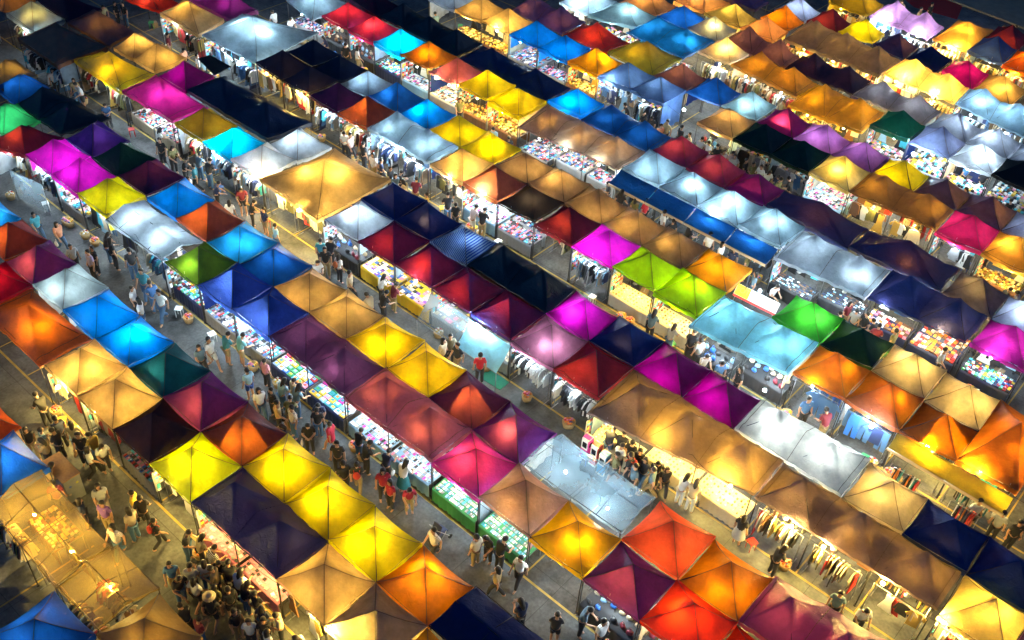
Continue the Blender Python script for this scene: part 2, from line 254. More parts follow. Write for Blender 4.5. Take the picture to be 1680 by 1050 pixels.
('I2','yellowdk','w3','tent',1,'',[-23.31,59.16,-23.26,61.12,-21.09,61.05,-21.07,59.41]),
('I2','navyplum','w1','tent',1,'',[-21.01,59.45,-20.94,61.15,-18.8,61.08,-18.78,59.0]),
('I2','navy','-','tent',1,'',[-18.74,58.98,-18.7,60.98,-16.52,60.88,-16.55,58.33]),
('I2','magenta','w1','tent',1,'',[-16.5,59.52,-16.44,61.04,-14.26,60.96,-14.26,58.38]),
('I2','goldtan','w3','tent',1,'',[-14.22,58.37,-14.18,60.94,-11.91,60.9,-11.91,58.29]),
('J1','oliveyellow','w2','tent',1,'rack',[-26.15,63.23,-25.69,65.63,-23.32,65.54,-23.32,63.11]),
('J1','violetgrey','c3','tarp',2,'rack',[-23.16,63.15,-23.05,65.75,-18.96,65.33,-18.94,62.77]),
('J1','goldsilk','w4','tent',1,'goldrack',[-18.74,63.14,-18.79,67.25,-16.54,67.36,-16.53,63.23]),
('J1','blueplum','w1','tent',1,'goldrack',[-16.51,63.19,-16.51,65.68,-14.31,65.63,-14.24,63.15]),
('J1','vermilion','w2','tent',1,'goldrack',[-14.21,63.14,-14.27,65.59,-12.03,65.55,-11.97,63.09]),
('J2','maroon','w2','tent',1,'',[-16.52,65.84,-16.46,68.0,-14.26,67.97,-14.29,65.75]),
('E2','magentaplum','c2','tarp',2,'',[-53.44,32.01,-53.82,34.12,-49.32,34.28,-49.25,32.14]),
('E2','plum','w1','tarp',2,'',[-56.73,31.69,-57.23,33.42,-53.85,34.12,-53.54,32.03]),
]
PEOPLE=[
(-39.94,14.49,-88,'cyan','jeans','walk','short',''),
(-38.63,14.84,-83,'coral','jeans','walk','long','white'),
(-36.82,14.46,-98,'grey','dark','stand','short',''),
(-35.75,14.7,-180,'lavender','dark','stand','short',''),
(-36.11,15.07,-182,'black','dark','stand','short',''),
(-36.45,15.87,-17,'black','jeans','browse','long',''),
(-35.83,15.81,-11,'black','dark','stand','long',''),
(-34.61,15.99,75,'dark','dark','stand','long','tan'),
(-33.11,15.6,-152,'teal','jeans','walk','short',''),
(-32.11,15.4,88,'blue','jeans','phone','short',''),
(-32.53,14.74,-53,'white','dark','stand','short',''),
(-31.47,14.42,-225,'white','jeans','stand','long',''),
(-31.36,15.31,-165,'whitemoon','jeans','walk','short',''),
(-37.74,21.14,-73,'dark','dark','walk','short',''),
(-34.85,21.38,42,'white','jeans','stand','long',''),
(-27.52,14.55,-98,'slate','dark','walk','short',''),
(-27.54,15.02,-83,'white','whiteshorts','walk','short',''),
(-27.35,15.63,-2,'teal','khakishorts','browse','short',''),
(-26.89,15.99,-12,'ltteal','khakishorts','browse','short',''),
(-25.15,15.08,92,'ltblue','blueshorts','stand','short',''),
(-29.33,8.86,101,'black','dark','browse','short',''),
(-28.29,7.72,-99,'black','khaki','walk','long',''),
(-27.87,8.07,-4,'dark','dark','stand','short',''),
(-27.4,8.36,-242,'black','dark','phone','short',''),
(-27.87,8.68,96,'navy','dark','stand','short',''),
(-27.27,8.94,56,'floral','jeans','stand','long',''),
(-26.62,8.83,-139,'black','dark','stand','short','tan'),
(-25.89,8.72,-15,'white','dark','walk','long',''),
(-26.31,9.18,100,'mustard','jeans','browse','short',''),
(-25.18,15.92,8,'pink','dark','stand','short',''),
(-23.95,14.71,-107,'white','jeans','walk','long',''),
(-23.74,15.12,-183,'black','dark','stand','short',''),
(-23.76,15.58,-1,'ltblue','jeans','browse','long',''),
(-23.06,15.73,-8,'slate','jeans','browse','long',''),
(-22.32,14.98,-187,'stripe','jeans','stand','short',''),
(-21.68,15.63,43,'black','jeans','stand','short',''),
(-20.79,15.51,103,'reddress','reddress','walk','short',''),
(-21.29,14.89,-132,'black','dark','phone','short','white'),
(-19.81,15.01,-143,'black','dark','stand','short',''),
(-18.92,14.53,75,'black','dark','stand','short',''),
(-19.78,15.99,9,'black','jeans','browse','short',''),
(-19.07,15.7,-16,'black','dark','browse','short',''),
(-18.28,15.99,12,'navy','dark','browse','short','white'),
(-17.41,15.99,7,'white','tealskirt','browse','long',''),
(-18.62,14.89,43,'dark','khaki','walk','short','red'),
(-17.69,15.29,-128,'crimson','dark','stand','long',''),
(-16.64,15.56,-126,'crimson','khaki','browse','short',''),
(-20.96,21.6,-79,'beige','dark','stand','long',''),
(-20.99,22.07,-123,'camo','dark','stand','short',''),
(-20.41,21.89,-186,'black','khaki','walk','short',''),
(-19.35,22.1,48,'red','dark','stand','short',''),
(-33.28,22.17,-179,'navy','khakishorts','stand','short',''),
(-31.94,21.78,-16,'ltblue','jeans','stand','short',''),
(-29.63,22.5,39,'teal','dark','stand','short',''),
(-28.88,22.14,-128,'black','khaki','stand','long',''),
(-29.21,22.7,28,'black','dark','browse','short',''),
(-28.2,22.33,0,'white','dark','stand','long','rust'),
(-28.42,21.3,-101,'white','dark','phone','short',''),
(-26.87,21.8,-60,'beige','dark','walk','short',''),
(-25.86,22.7,-11,'white','dark','browse','long',''),
(-25.03,22.67,-13,'maroon','khaki','browse','short',''),
(-24.87,21.91,-14,'black','dark','browse','short',''),
(-25.09,21.39,92,'beige','dark','browse','short',''),
(-26.55,29.26,-11,'pinkwhite','whiteshorts','browse','short',''),
(-26.0,29.36,16,'black','khaki','browse','short',''),
(-21.14,35.83,-95,'red','dark','stand','short',''),
(-21.62,35.62,-9,'olive','dark','stand','long',''),
(-17.34,35.73,-123,'white','dark','stand','long',''),
(-15.3,35.89,-76,'olive','dark','stand','short',''),
(-15.89,29.11,11,'slate','dark','browse','long',''),
(-14.91,29.16,-5,'grey','jeans','browse','long',''),
(-14.01,29.36,10,'black','dark','browse','short',''),
(-12.17,28.73,-125,'blue','dark','phone','short',''),
(-12.97,28.74,-121,'dark','dark','browse','short',''),
(-13.1,22.56,2,'dark','dark','browse','long',''),
(-12.66,22.7,12,'black','dark','browse','short',''),
(-12.19,22.7,8,'black','dark','stand','short',''),
(-11.74,22.58,-163,'black','dark','stand','long',''),
(-11.82,22.1,103,'black','dark','stand','short','red'),
(-11.33,22.36,-181,'dark','jeans','walk','long','white'),
(-10.55,22.64,-135,'black','dark','walk','long',''),
(-11.01,22.7,-142,'black','dark','browse','short',''),
(-9.85,22.7,-8,'greywhite','whitepants','browse','long',''),
(-9.38,22.7,14,'beige','whitepants','browse','long','black'),
(-7.33,22.7,0,'black','greyskirt','stand','long',''),
(-11.79,15.99,-177,'white','dark','walk','short',''),
(-10.63,14.75,75,'dark','dark','phone','short',''),
(-9.55,15.21,31,'dark','dark','phone','short',''),
(-9.08,15.99,-72,'slate','dark','browse','short',''),
(-8.32,15.99,-99,'white','dark','stand','short',''),
(-13.4,15.58,82,'cream','khaki','stand','short',''),
(-14.6,14.76,-189,'stripe','dark','walk','short',''),
(-13.19,15.99,-181,'black','dark','browse','long',''),
(-12.69,15.99,-8,'black','dark','browse','short',''),
(-12.04,15.15,108,'tan','dark','walk','long',''),
(-17.23,15.2,-182,'crimson','dark','stand','long',''),
(-24.06,8.05,-105,'grey','beige','walk','long',''),
(-23.4,7.79,-151,'purple','khaki','stand','short',''),
(-24.08,7.34,-32,'dark','dark','stand','long',''),
(-23.12,8.73,-224,'yellow','dark','stand','short',''),
(-22.65,8.76,57,'black','dark','walk','short',''),
(-22.46,8.21,108,'beige','jeans','stand','long',''),
(-21.64,8.59,-12,'black','dark','walk','short','redpack'),
(-22.22,7.47,-166,'stripe','jeans','walk','long',''),
(-20.47,8.97,-51,'black','jeans','browse','short',''),
(-20.0,9.18,-16,'floral','dark','browse','long',''),
(-19.8,7.96,-122,'blue','khaki','walk','short',''),
(-19.35,9.18,-8,'bwstripe','dark','browse','short',''),
(-18.89,9.18,-122,'dark','dark','browse','long',''),
(-19.05,8.74,52,'white','jeans','stand','long',''),
(-18.69,8.11,12,'white','darkshorts','walk','long',''),
(-17.88,9.18,15,'white','dark','browse','long',''),
(-17.74,8.05,30,'black','darkshorts','walk','hat',''),
(-17.43,9.07,-3,'black','jeans','browse','long',''),
(-18.11,7.35,95,'black','dark','browse','short',''),
(-16.86,8.32,-78,'black','khaki','stand','short',''),
(-16.98,9.18,7,'black','dark','walk','short',''),
(-16.33,8.44,-131,'white','dark','stand','short',''),
(-15.57,8.57,-11,'white','dark','stand','long',''),
(-5.73,22.42,-33,'dark','dark','browse','short',''),
(-2.52,22.4,-149,'white','dark','browse','short',''),
(-1.53,29.28,-136,'dark','dark','stand','long',''),
(-3.36,22.25,-168,'dark','dark','stand','short',''),
(-13.32,34.9,-105,'white','dark','browse','short',''),
(-5.61,42.32,-50,'dark','dark','browse','long',''),
(-4.95,42.27,103,'dark','dark','browse','long',''),
(-42.5,22.58,-7,'white','dark','browse','long',''),
(-56.87,29.11,-55,'black','dark','stand','short',''),
(-57.04,28.38,-105,'floral','dark','browse','short',''),
(-56.33,29.36,-169,'black','jeans','stand','short','white'),
(-47.72,28.68,-48,'white','dark','stand','short',''),
(-47.21,28.69,-47,'ltblue','dark','stand','short',''),
(-46.47,22.08,-127,'blue','dark','phone','short',''),
(-42.57,42.82,73,'ltblue','dark','browse','short',''),
(-43.05,35.74,40,'black','dark','stand','short',''),
(-30.78,35.46,-182,'ltblue','dark','browse','short',''),
(-27.33,42.64,-224,'black','dark','browse','short',''),
(-26.36,42.81,-99,'black','dark','stand','short',''),
(-23.88,42.82,-31,'black','dark','stand','short',''),
(-22.41,42.51,14,'grey','dark','browse','short',''),
(-22.01,42.76,-195,'white','dark','phone','short',''),
(-21.44,69.42,-101,'black','dark','stand','short',''),
(-21.62,68.05,-90,'dark','dark','walk','short',''),
(-22.88,68.2,-221,'beige','dark','browse','short',''),
(-16.59,70.01,86,'white','dark','walk','short',''),
(-16.0,70.54,-237,'grey','dark','stand','short',''),
(-41.46,22.07,-153,'dark','dark','stand','short',''),
(-40.57,22.1,-91,'dark','dark','browse','short',''),
(-39.28,21.93,-53,'black','dark','browse','short',''),
(-38.34,21.9,-228,'teal','dark','walk','short',''),
(-38.21,22.59,4,'dark','dark','browse','short',''),
(-36.58,21.84,-36,'navy','dark','browse','short',''),
(-35.32,22.42,-125,'dark','dark','browse','short',''),
(-34.22,22.12,-34,'black','dark','browse','short',''),
(-35.39,29.36,-93,'pinkwhite','dark','walk','short',''),
(-34.3,29.27,-8,'black','dark','stand','short',''),
(-33.19,28.94,-173,'dark','dark','stand','short',''),
(-32.67,29.0,-41,'navy','dark','walk','short',''),
(-31.83,28.84,-87,'dark','dark','walk','short',''),
(-31.26,28.96,-45,'black','dark','phone','short',''),
(-30.08,28.89,30,'dark','dark','browse','short',''),
(-28.96,28.55,-218,'mustard','dark','stand','short',''),
(-28.0,29.04,46,'dark','dark','browse','short',''),
(-27.39,28.96,49,'black','dark','walk','short',''),
(-39.72,39.14,-237,'dark','dark','browse','short',''),
(-38.88,38.92,74,'grey','dark','walk','short',''),
(-37.43,38.07,-39,'dark','dark','stand','short',''),
(-34.0,36.07,-129,'dark','dark','walk','short',''),
(-29.68,35.3,55,'black','dark','stand','short',''),
(-28.14,42.24,-178,'teal','dark','stand','short',''),
(-25.82,42.81,-151,'dark','dark','browse','short',''),
(-24.9,42.38,-123,'coral','dark','stand','short',''),
(-24.79,42.82,-191,'floral','dark','walk','short',''),
(-23.22,42.37,15,'white','dark','stand','short',''),
(-23.3,42.82,-215,'dark','dark','stand','short',''),
(-21.43,42.68,43,'black','dark','phone','short',''),
(-20.97,42.58,-125,'dark','dark','walk','short',''),
(-20.26,42.48,-166,'grey','dark','walk','short',''),
(-19.75,42.82,-93,'black','dark','walk','short',''),
(-19.29,42.82,-118,'olive','dark','walk','short',''),
(-18.36,42.74,-134,'dark','dark','browse','short',''),
(-17.68,42.74,-177,'dark','dark','browse','short',''),
(-17.02,42.82,92,'black','dark','browse','short',''),
(-23.4,35.82,-221,'black','dark','phone','short',''),
(-22.39,35.5,6,'dark','dark','walk','short',''),
(-19.89,35.6,-42,'white','dark','stand','short',''),
(-19.29,35.51,49,'dark','dark','stand','short',''),
(-18.49,35.64,-37,'black','dark','browse','short',''),
(-16.57,35.58,-93,'dark','dark','walk','short',''),
(-15.96,35.68,-147,'dark','dark','stand','short',''),
(-14.29,34.83,-227,'dark','dark','stand','short',''),
(-10.23,36.07,-104,'dark','dark','stand','short',''),
(-9.32,35.93,-220,'black','dark','walk','short',''),
(-8.78,35.8,78,'dark','dark','browse','short',''),
(-7.91,35.78,81,'olive','dark','stand','short',''),
(-13.53,29.27,61,'dark','dark','stand','short',''),
(-11.37,28.89,-216,'dark','dark','stand','short',''),
(-8.54,29.36,-131,'blue','dark','stand','short',''),
(-7.61,29.32,61,'dark','dark','browse','short',''),
(-27.14,51.29,-58,'dark','dark','browse','short',''),
(-24.45,51.29,-225,'dark','dark','stand','short',''),
(-22.79,49.64,-175,'black','dark','browse','short',''),
(-21.54,49.64,-195,'dark','dark','walk','short',''),
(-29.14,57.19,-229,'dark','dark','browse','short',''),
(-27.56,57.25,-224,'black','dark','walk','short',''),
(-25.18,56.99,1,'dark','dark','browse','short',''),
(-24.08,57.35,42,'dark','dark','stand','short',''),
(-24.74,64.31,28,'black','dark','browse','short',''),
(-23.96,64.31,15,'dark','dark','walk','short',''),
(-22.09,64.31,-59,'teal','dark','phone','short',''),
(-20.3,62.66,-172,'dark','dark','browse','short',''),
(-18.85,62.66,91,'dark','dark','stand','short',''),
(-11.91,51.83,-170,'dark','dark','walk','short',''),
(-11.18,51.31,63,'blue','dark','stand','short',''),
(-10.23,51.29,30,'black','dark','phone','short',''),
(-10.21,49.01,-212,'dark','dark','browse','short',''),
(-8.53,48.82,-91,'dark','dark','stand','short',''),
(-8.19,49.57,39,'black','dark','phone','short',''),
(-33.88,48.16,-107,'dark','dark','browse','short',''),
(-35.71,52.41,-102,'dark','dark','phone','short',''),
(-49.44,35.54,94,'white','dark','browse','short',''),
(-48.17,35.7,-97,'white','dark','browse','short',''),
(-49.92,22.29,-126,'dark','dark','stand','short',''),
(-51.81,22.48,32,'white','dark','walk','short',''),
(-51.59,21.99,-108,'dark','dark','stand','short',''),
(-49.12,22.18,-187,'dark','dark','browse','short',''),
(-47.43,27.15,17,'dark','dark','phone','short',''),
(-50.9,28.89,-37,'dark','dark','stand','short',''),
(-48.73,28.44,-75,'coral','dark','phone','short',''),
(-44.83,35.76,-217,'dark','dark','browse','short',''),
(-42.39,36.07,-43,'dark','dark','walk','short',''),
(-5.87,36.07,-81,'dark','dark','walk','short',''),
(-4.08,34.73,-16,'dark','dark','phone','short',''),
(-5.68,35.11,-84,'dark','dark','walk','short',''),
(-5.08,30.95,36,'dark','dark','stand','short',''),
(-0.7,29.36,2,'grey','dark','stand','short',''),
(-0.09,29.36,-140,'dark','dark','stand','short',''),
(-15.8,9.18,-207,'beige','dark','phone','short',''),
(-14.65,9.18,-223,'dark','dark','browse','short',''),
(-16.41,8.99,4,'dark','dark','walk','short',''),
(-16.0,8.76,-134,'black','dark','walk','short',''),
(-18.58,8.79,-227,'tan','dark','phone','short',''),
(-18.34,9.18,54,'black','dark','browse','short',''),
(-19.23,7.84,-92,'dark','dark','browse','short',''),
(-25.27,7.09,60,'dark','dark','stand','short',''),
(-26.14,7.31,-31,'dark','dark','browse','short',''),
(-27.42,7.89,-240,'dark','dark','phone','short',''),
(-25.85,9.18,-98,'dark','dark','browse','short',''),
(-17.64,8.66,84,'dark','dark','stand','short',''),
(-18.04,8.42,17,'dark','dark','stand','short',''),
(-17.48,7.39,-2,'dark','dark','phone','short',''),
(-19.19,8.3,41,'dark','dark','phone','short',''),
(-39.48,21.13,-221,'dark','dark','browse','short',''),
(-35.36,20.25,-218,'dark','dark','stand','short',''),
(-39.18,22.7,14,'dark','dark','browse','short',''),
(-35.39,19.53,-17,'dark','dark','walk','short',''),
(-37.64,20.1,-93,'dark','dark','stand','short',''),
(-36.54,20.93,-171,'dark','dark','walk','short',''),
(-31.64,27.62,-35,'dark','dark','phone','short',''),
(-31.11,28.51,-105,'dark','dark','walk','short',''),
(-29.61,31.01,-139,'dark','dark','walk','short',''),
(-35.86,29.36,-147,'dark','dark','phone','short',''),
(-29.84,31.48,-77,'dark','dark','walk','short',''),
(-31.1,25.88,-240,'dark','dark','phone','short',''),
(-30.43,28.57,100,'dark','dark','browse','short',''),
(-31.12,32.15,-167,'dark','dark','stand','short',''),
(-18.69,41.41,54,'dark','dark','browse','short',''),
(-19.48,40.99,-168,'dark','dark','browse','short',''),
(-19.92,41.15,84,'dark','dark','stand','short',''),
(-17.49,42.31,-89,'dark','dark','phone','short',''),
(-17.85,44.47,-142,'dark','dark','browse','short',''),
(-20.57,42.82,-149,'dark','dark','phone','short',''),
(-18.82,42.82,-184,'dark','dark','stand','short',''),
(-9.29,33.93,-46,'dark','dark','stand','short',''),
(-8.54,35.39,16,'dark','dark','browse','short',''),
(-9.79,35.91,12,'dark','dark','stand','short',''),
(-10.17,35.21,82,'dark','dark','phone','short',''),
(-12.25,21.85,-220,'dark','dark','walk','short',''),
(-11.42,21.86,-213,'dark','dark','stand','short',''),
(-11.39,24.35,-165,'dark','dark','stand','short',''),
(-12.4,22.29,-6,'dark','dark','phone','short',''),
(-10.83,22.18,104,'dark','dark','walk','short',''),
(-21.98,14.29,-196,'dark','dark','phone','short',''),
(-23.55,15.99,-17,'dark','dark','phone','short',''),
(-21.96,15.99,-147,'dark','dark','browse','short',''),
(-22.89,14.74,-38,'dark','dark','walk','short',''),
(-22.74,15.18,36,'dark','dark','browse','short',''),
]
BULBS=[
(-28.96,9.48,'w',3),
(-39.87,29.8,'w',2),
(-36.27,36.51,'w',3),
(-34.95,36.52,'w',3),
(-32.27,29.67,'c',3),
(-26.65,30.15,'c',3),
(-11.41,23.38,'w',2.5),
(-8.8,23.63,'w',3),
(-4.03,30.05,'w',3),
(-2.08,30.25,'w',3.5),
(-5.85,23.19,'w',4),
(-4.63,23.22,'w',3),
(-2.5,23.29,'w',4),
(-0.42,23.33,'w',4),
(-6.43,36.76,'w',3),
(-24.64,44.05,'c',2.5),
(-17.64,56.93,'w',4),
(-15.6,56.49,'w',4),
(-17.56,63.11,'w',4),
(-13.6,49.36,'c',4),
(-22.26,63.62,'c',3),
(-20.48,22.92,'c',3),
(-13.34,33.46,'c',2.5),
(-14.01,9.84,'w',4),
(-19.69,63.11,'c',3),
(-35.0,23.41,'w',2),
(-31.63,22.95,'w',2.5),
(-36.72,50.18,'c',3),
(-6.02,29.5,'c',3),
(-7.83,33.64,'w',2),
(-28.74,29.91,'w',2),
(-9.97,28.28,'c',2),
]
LINES={'A2': (5.58, 7.39), 'A1': (2.78, 4.88), 'A2b': (4.93, 7.01), 'B2': (11.78, 13.8), 'B1': (9.68, 11.78), 'C2': (18.54, 20.66), 'C1': (16.49, 18.54), 'D1': (23.2, 25.42), 'D2': (25.42, 27.49), 'E1': (29.86, 32.08), 'E2': (32.08, 34.19), 'F1': (36.57, 38.92), 'F2': (38.92, 41.05), 'G1': (43.32, 45.62), 'G2': (45.62, 47.73), 'H1': (50.14, 52.26), 'H2': (52.26, 54.5), 'I1': (55.09, 58.2), 'I2': (58.2, 61.05), 'J1': (63.16, 65.63), 'J2': (65.79, 67.99)}
EXTRA={'cabinet': [(-26.77, 7.45), (-26.74, 8.08), (-25.41, 8.05), (-25.42, 7.43)], 'banner': [(-14.7, 34.04), (-12.59, 34.16), (-12.45, 33.72), (-14.45, 33.45)], 'machines': [(-13.79, 22.26), (-13.32, 22.22), (-12.82, 22.07)], 'carpet': [(-26.13, 73.69), (-23.34, 71.84), (-20.32, 72.3), (-21.79, 77.93)], 'pave': [(-20.48, 74.82), (-16.34, 74.5)], 'stroller': [(-15.03, 15.51)], 'wheel': [(-16.38, 15.44)], 'blackroof': [(-46.69, 28.08), (-46.46, 28.77), (-44.58, 28.82), (-44.46, 27.61)], 'clearscreen': [(-43.75, 15.42), (-41.59, 15.86)], 'rackbike': [(-8.12, 16.57), (-8.4, 16.61)], 'mann': [(-14.33, 35.51)], 'tentbulb': [(-15.34, 33.22), (-11.28, 13.36), (-22.1, 6.03)], 'pillar': [(-19.1, 77.03), (-18.39, 77.54)], 'mat': [(-19.46, 22.74), (-18.66, 22.68)]}
# ------------------------------------------------------------------ materials
MATS={}
def newmat(name):
    m=bpy.data.materials.new(name); m.use_nodes=True; m.node_tree.nodes.clear(); return m
def N(m,t,**kw):
    n=m.node_tree.nodes.new(t)
    for k,v in kw.items(): setattr(n,k,v)
    return n
def L(m,a,b): m.node_tree.links.new(a,b)
def simple(name,col,rough=.6,metal=0,var=.25,scale=6.,coat=0):
    """solid procedural material: base colour broken up by noise"""
    if name in MATS: return MATS[name]
    m=newmat(name); out=N(m,'ShaderNodeOutputMaterial'); p=N(m,'ShaderNodeBsdfPrincipled')
    p.inputs['Roughness'].default_value=rough; p.inputs['Metallic'].default_value=metal
    tc=N(m,'ShaderNodeTexCoord'); nz=N(m,'ShaderNodeTexNoise'); nz.inputs['Scale'].default_value=scale; nz.inputs['Detail'].default_value=4
    rp=N(m,'ShaderNodeMix',data_type='RGBA',blend_type='MIX')
    rp.inputs[6].default_value=(*[c*(1-var) for c in col],1); rp.inputs[7].default_value=(*[min(1,c*(1+var)) for c in col],1)
    L(m,tc.outputs['Object'],nz.inputs['Vector']); L(m,nz.outputs['Fac'],rp.inputs[0]); L(m,rp.outputs[2],p.inputs['Base Color']); L(m,p.outputs[0],out.inputs[0])
    MATS[name]=m; return m
# fabric: (reflected colour, transmitted colour, transmitted share)
FAB={
'yellow':((.6,.44,.01),(.92,.84,.0),0.58),'gold':((.55,.36,.02),(.95,.74,.0),0.6),'yellowdk':((.5,.36,.03),(.9,.85,.0),0.55),
'sand':((.4,.26,.17),(.95,.68,.32),0.46),'sandyellow':((.42,.29,.13),(.92,.76,.25),0.5),'cream':((.5,.4,.32),(.95,.78,.55),0.5),
'tan':((.33,.2,.15),(.8,.56,.38),0.4),'tanplum':((.19,.12,.14),(.85,.55,.18),0.16),'sandplum':((.3,.17,.17),(.95,.74,.2),0.42),'sandlilac':((.36,.27,.33),(.93,.74,.36),0.48),
'sanddark':((.2,.12,.07),(.6,.38,.1),.35),'canvas':((.82,.78,.7),(1,.9,.74),0.42),
'orange':((.6,.15,.015),(.95,.3,.0),0.5),'orangeyellow':((.6,.24,.01),(.97,.5,.0),0.54),'amber':((.55,.24,.02),(.9,.42,.01),.5),'amber2':((.5,.24,.06),(.9,.48,.1),.5),
'ochre':((.4,.22,.02),(.95,.5,.01),0.42),'orangeplum':((.38,.1,.05),(.9,.26,.0),0.36),'orangebrown':((.35,.11,.02),(.95,.28,.0),0.42),'brownorange':((.3,.09,.03),(.8,.22,.01),0.34),
'rust':((.3,.05,.07),(.95,.26,.02),0.42),'brick':((.34,.09,.07),(.85,.2,.06),.42),'peach':((.55,.25,.16),(.95,.5,.25),.5),'peachred':((.5,.17,.12),(.9,.4,.2),.5),
'red':((.5,.015,.01),(.95,.04,.01),.5),'redorange':((.55,.09,.01),(.98,.24,.0),0.55),'redorange2':((.28,.015,.06),(.8,.06,.05),.42),'scarlet':((.4,.01,.02),(.9,.05,.01),.45),
'vermilion':((.45,.07,.02),(.95,.16,.01),0.5),'vermilion2':((.42,.07,.05),(.95,.2,.05),.5),'crimson':((.35,.005,.05),(.8,.01,.08),.45),'crimson2':((.45,.005,.06),(.95,.02,.12),.55),
'redwhite':((.55,.06,.05),(.95,.12,.05),0.55),'maroon':((.13,.01,.05),(.5,.05,.06),0.28),'maroonorange':((.25,.02,.05),(.8,.16,.05),.4),'maroonblue':((.09,.015,.09),(.35,.05,.16),.25),
'hotpink':((.6,.005,.17),(.98,.02,.34),0.58),'hotpinkdk':((.42,.01,.1),(.9,.04,.2),.45),'magenta':((.5,.01,.34),(.95,.01,.6),.6),'magentadk':((.26,.005,.15),(.75,.0,.33),.42),'magentapink':((.42,.015,.26),(.95,.06,.5),0.5),
'magentaplum':((.16,.02,.12),(.7,.02,.33),0.3),'pinkmauve':((.42,.12,.22),(.8,.25,.4),.42),'pinkmauve2':((.26,.05,.18),(.7,.08,.25),0.3),'orchid':((.5,.18,.45),(.8,.22,.7),.45),
'purple':((.13,.02,.28),(.75,.12,.4),0.34),'purplepink':((.2,.04,.26),(.75,.1,.4),0.34),'purple2':((.13,.02,.2),(.6,.07,.35),.36),'violet':((.28,.02,.3),(.8,.05,.6),.42),'violetgrey':((.3,.12,.3),(.7,.3,.6),.42),
'plum':((.10,.03,.10),(.5,.1,.22),0.22),'plumdark':((.045,.008,.035),(.2,.03,.1),.1),'plumolive':((.13,.05,.08),(.6,.3,.05),.3),'indigoplum':((.06,.015,.14),(.7,.15,.12),.3),'indigo':((.03,.02,.28),(.25,.06,.5),.28),
'orangemauve':((.27,.07,.18),(.85,.2,.28),0.36),'mauve':((.28,.12,.16),(.7,.3,.3),.34),'tanpurple':((.36,.15,.2),(.85,.5,.4),0.42),'blueplum':((.012,.09,.5),(.12,.24,.95),0.38),'blueplum2':((.05,.08,.3),(.45,.15,.3),.3),
'bluepurple':((.04,.08,.32),(.45,.16,.35),.3),'bluetan':((.09,.13,.3),(.7,.36,.14),.32),'bluelilac':((.16,.24,.5),(.45,.5,.8),.42),'bluegrey':((.05,.12,.34),(.2,.34,.6),.34),
'navy':((.004,.02,.13),(.05,.06,.2),0.08),'navyblue':((.004,.04,.24),(.1,.1,.35),.1),'navyblack':((.005,.016,.06),(.08,.06,.08),.06),'navyblack2':((.02,.008,.05),(.14,.05,.1),.1),'navyplum':((.006,.045,.22),(.45,.18,.1),0.16),'navyred':((.006,.026,.18),(.42,.02,.03),0.34),
'blue':((.01,.1,.42),(.02,.22,.8),.42),'azure':((.01,.16,.6),(.0,.3,.95),.58),'skyblue':((.02,.24,.62),(.02,.42,.95),.55),'skybluedk':((.01,.13,.4),(.02,.34,.8),.42),'cyan':((.01,.36,.7),(.0,.58,.98),0.55),'iceblue':((.25,.48,.62),(.45,.75,.95),0.46),
'stripe':((.02,.12,.45),(.05,.2,.6),0.4),'teal':((.01,.14,.15),(.05,.4,.3),.34),'greyteal':((.3,.42,.48),(.7,.8,.75),0.45),'tealwhite':((.26,.4,.42),(.45,.72,.75),0.4),
'green':((.02,.22,.09),(.05,.6,.15),.4),'dkgreen':((.005,.05,.035),(.06,.22,.06),.15),'dkgreen2':((.005,.08,.05),(.03,.3,.14),.2),'greenolive':((.06,.22,.03),(.35,.6,.02),.42),'lime':((.18,.4,.01),(.34,.9,.0),0.52),'neongreen':((.04,.3,.05),(.1,.75,.04),0.42),
'olive':((.26,.2,.03),(.8,.6,.01),.42),'olivegrey':((.13,.11,.1),(.6,.42,.1),.3),'oliveyellow':((.3,.22,.03),(.85,.62,.02),.42),
'white':((.62,.66,.72),(.8,.88,.95),0.36),'icewhite':((.42,.56,.64),(.55,.82,.95),0.34),'skywhite':((.25,.58,.75),(.3,.85,1.0),0.5),'greywhite':((.36,.44,.5),(.55,.78,.9),0.34),'lilacwhite':((.42,.42,.6),(.65,.68,.92),0.38),'silver':((.36,.36,.42),(.7,.82,.92),0.3),
'greyblue':((.2,.3,.42),(.45,.62,.8),.4),'greylilac':((.3,.32,.42),(.65,.7,.85),0.36),'greytan':((.2,.19,.25),(.8,.55,.28),.36),'greyplum':((.22,.17,.22),(.6,.5,.5),.34),'greyplum2':((.22,.15,.19),(.7,.5,.22),0.28),
'goldtan':((.45,.25,.11),(.95,.62,.25),0.5),'goldsilk':((.55,.3,.12),(.9,.5,.08),.4),'brownyellow':((.2,.1,.07),(.75,.42,.05),0.3),'darkbrown':((.04,.015,.02),(.3,.14,.04),.15),'netbrown':((.36,.13,.06),(.3,.1,.03),0.15),'thatch':((.12,.055,.025),(.2,.1,.04),.1),
'black':((.008,.008,.011),(.02,.02,.03),.04),'navyblue2':((.01,.04,.2),(.1,.12,.4),.12),
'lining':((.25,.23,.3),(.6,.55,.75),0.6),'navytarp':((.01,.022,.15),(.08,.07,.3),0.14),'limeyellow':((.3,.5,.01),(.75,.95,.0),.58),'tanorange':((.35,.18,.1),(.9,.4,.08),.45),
'mauvesheen':((.3,.15,.22),(.7,.45,.25),0.22),
}
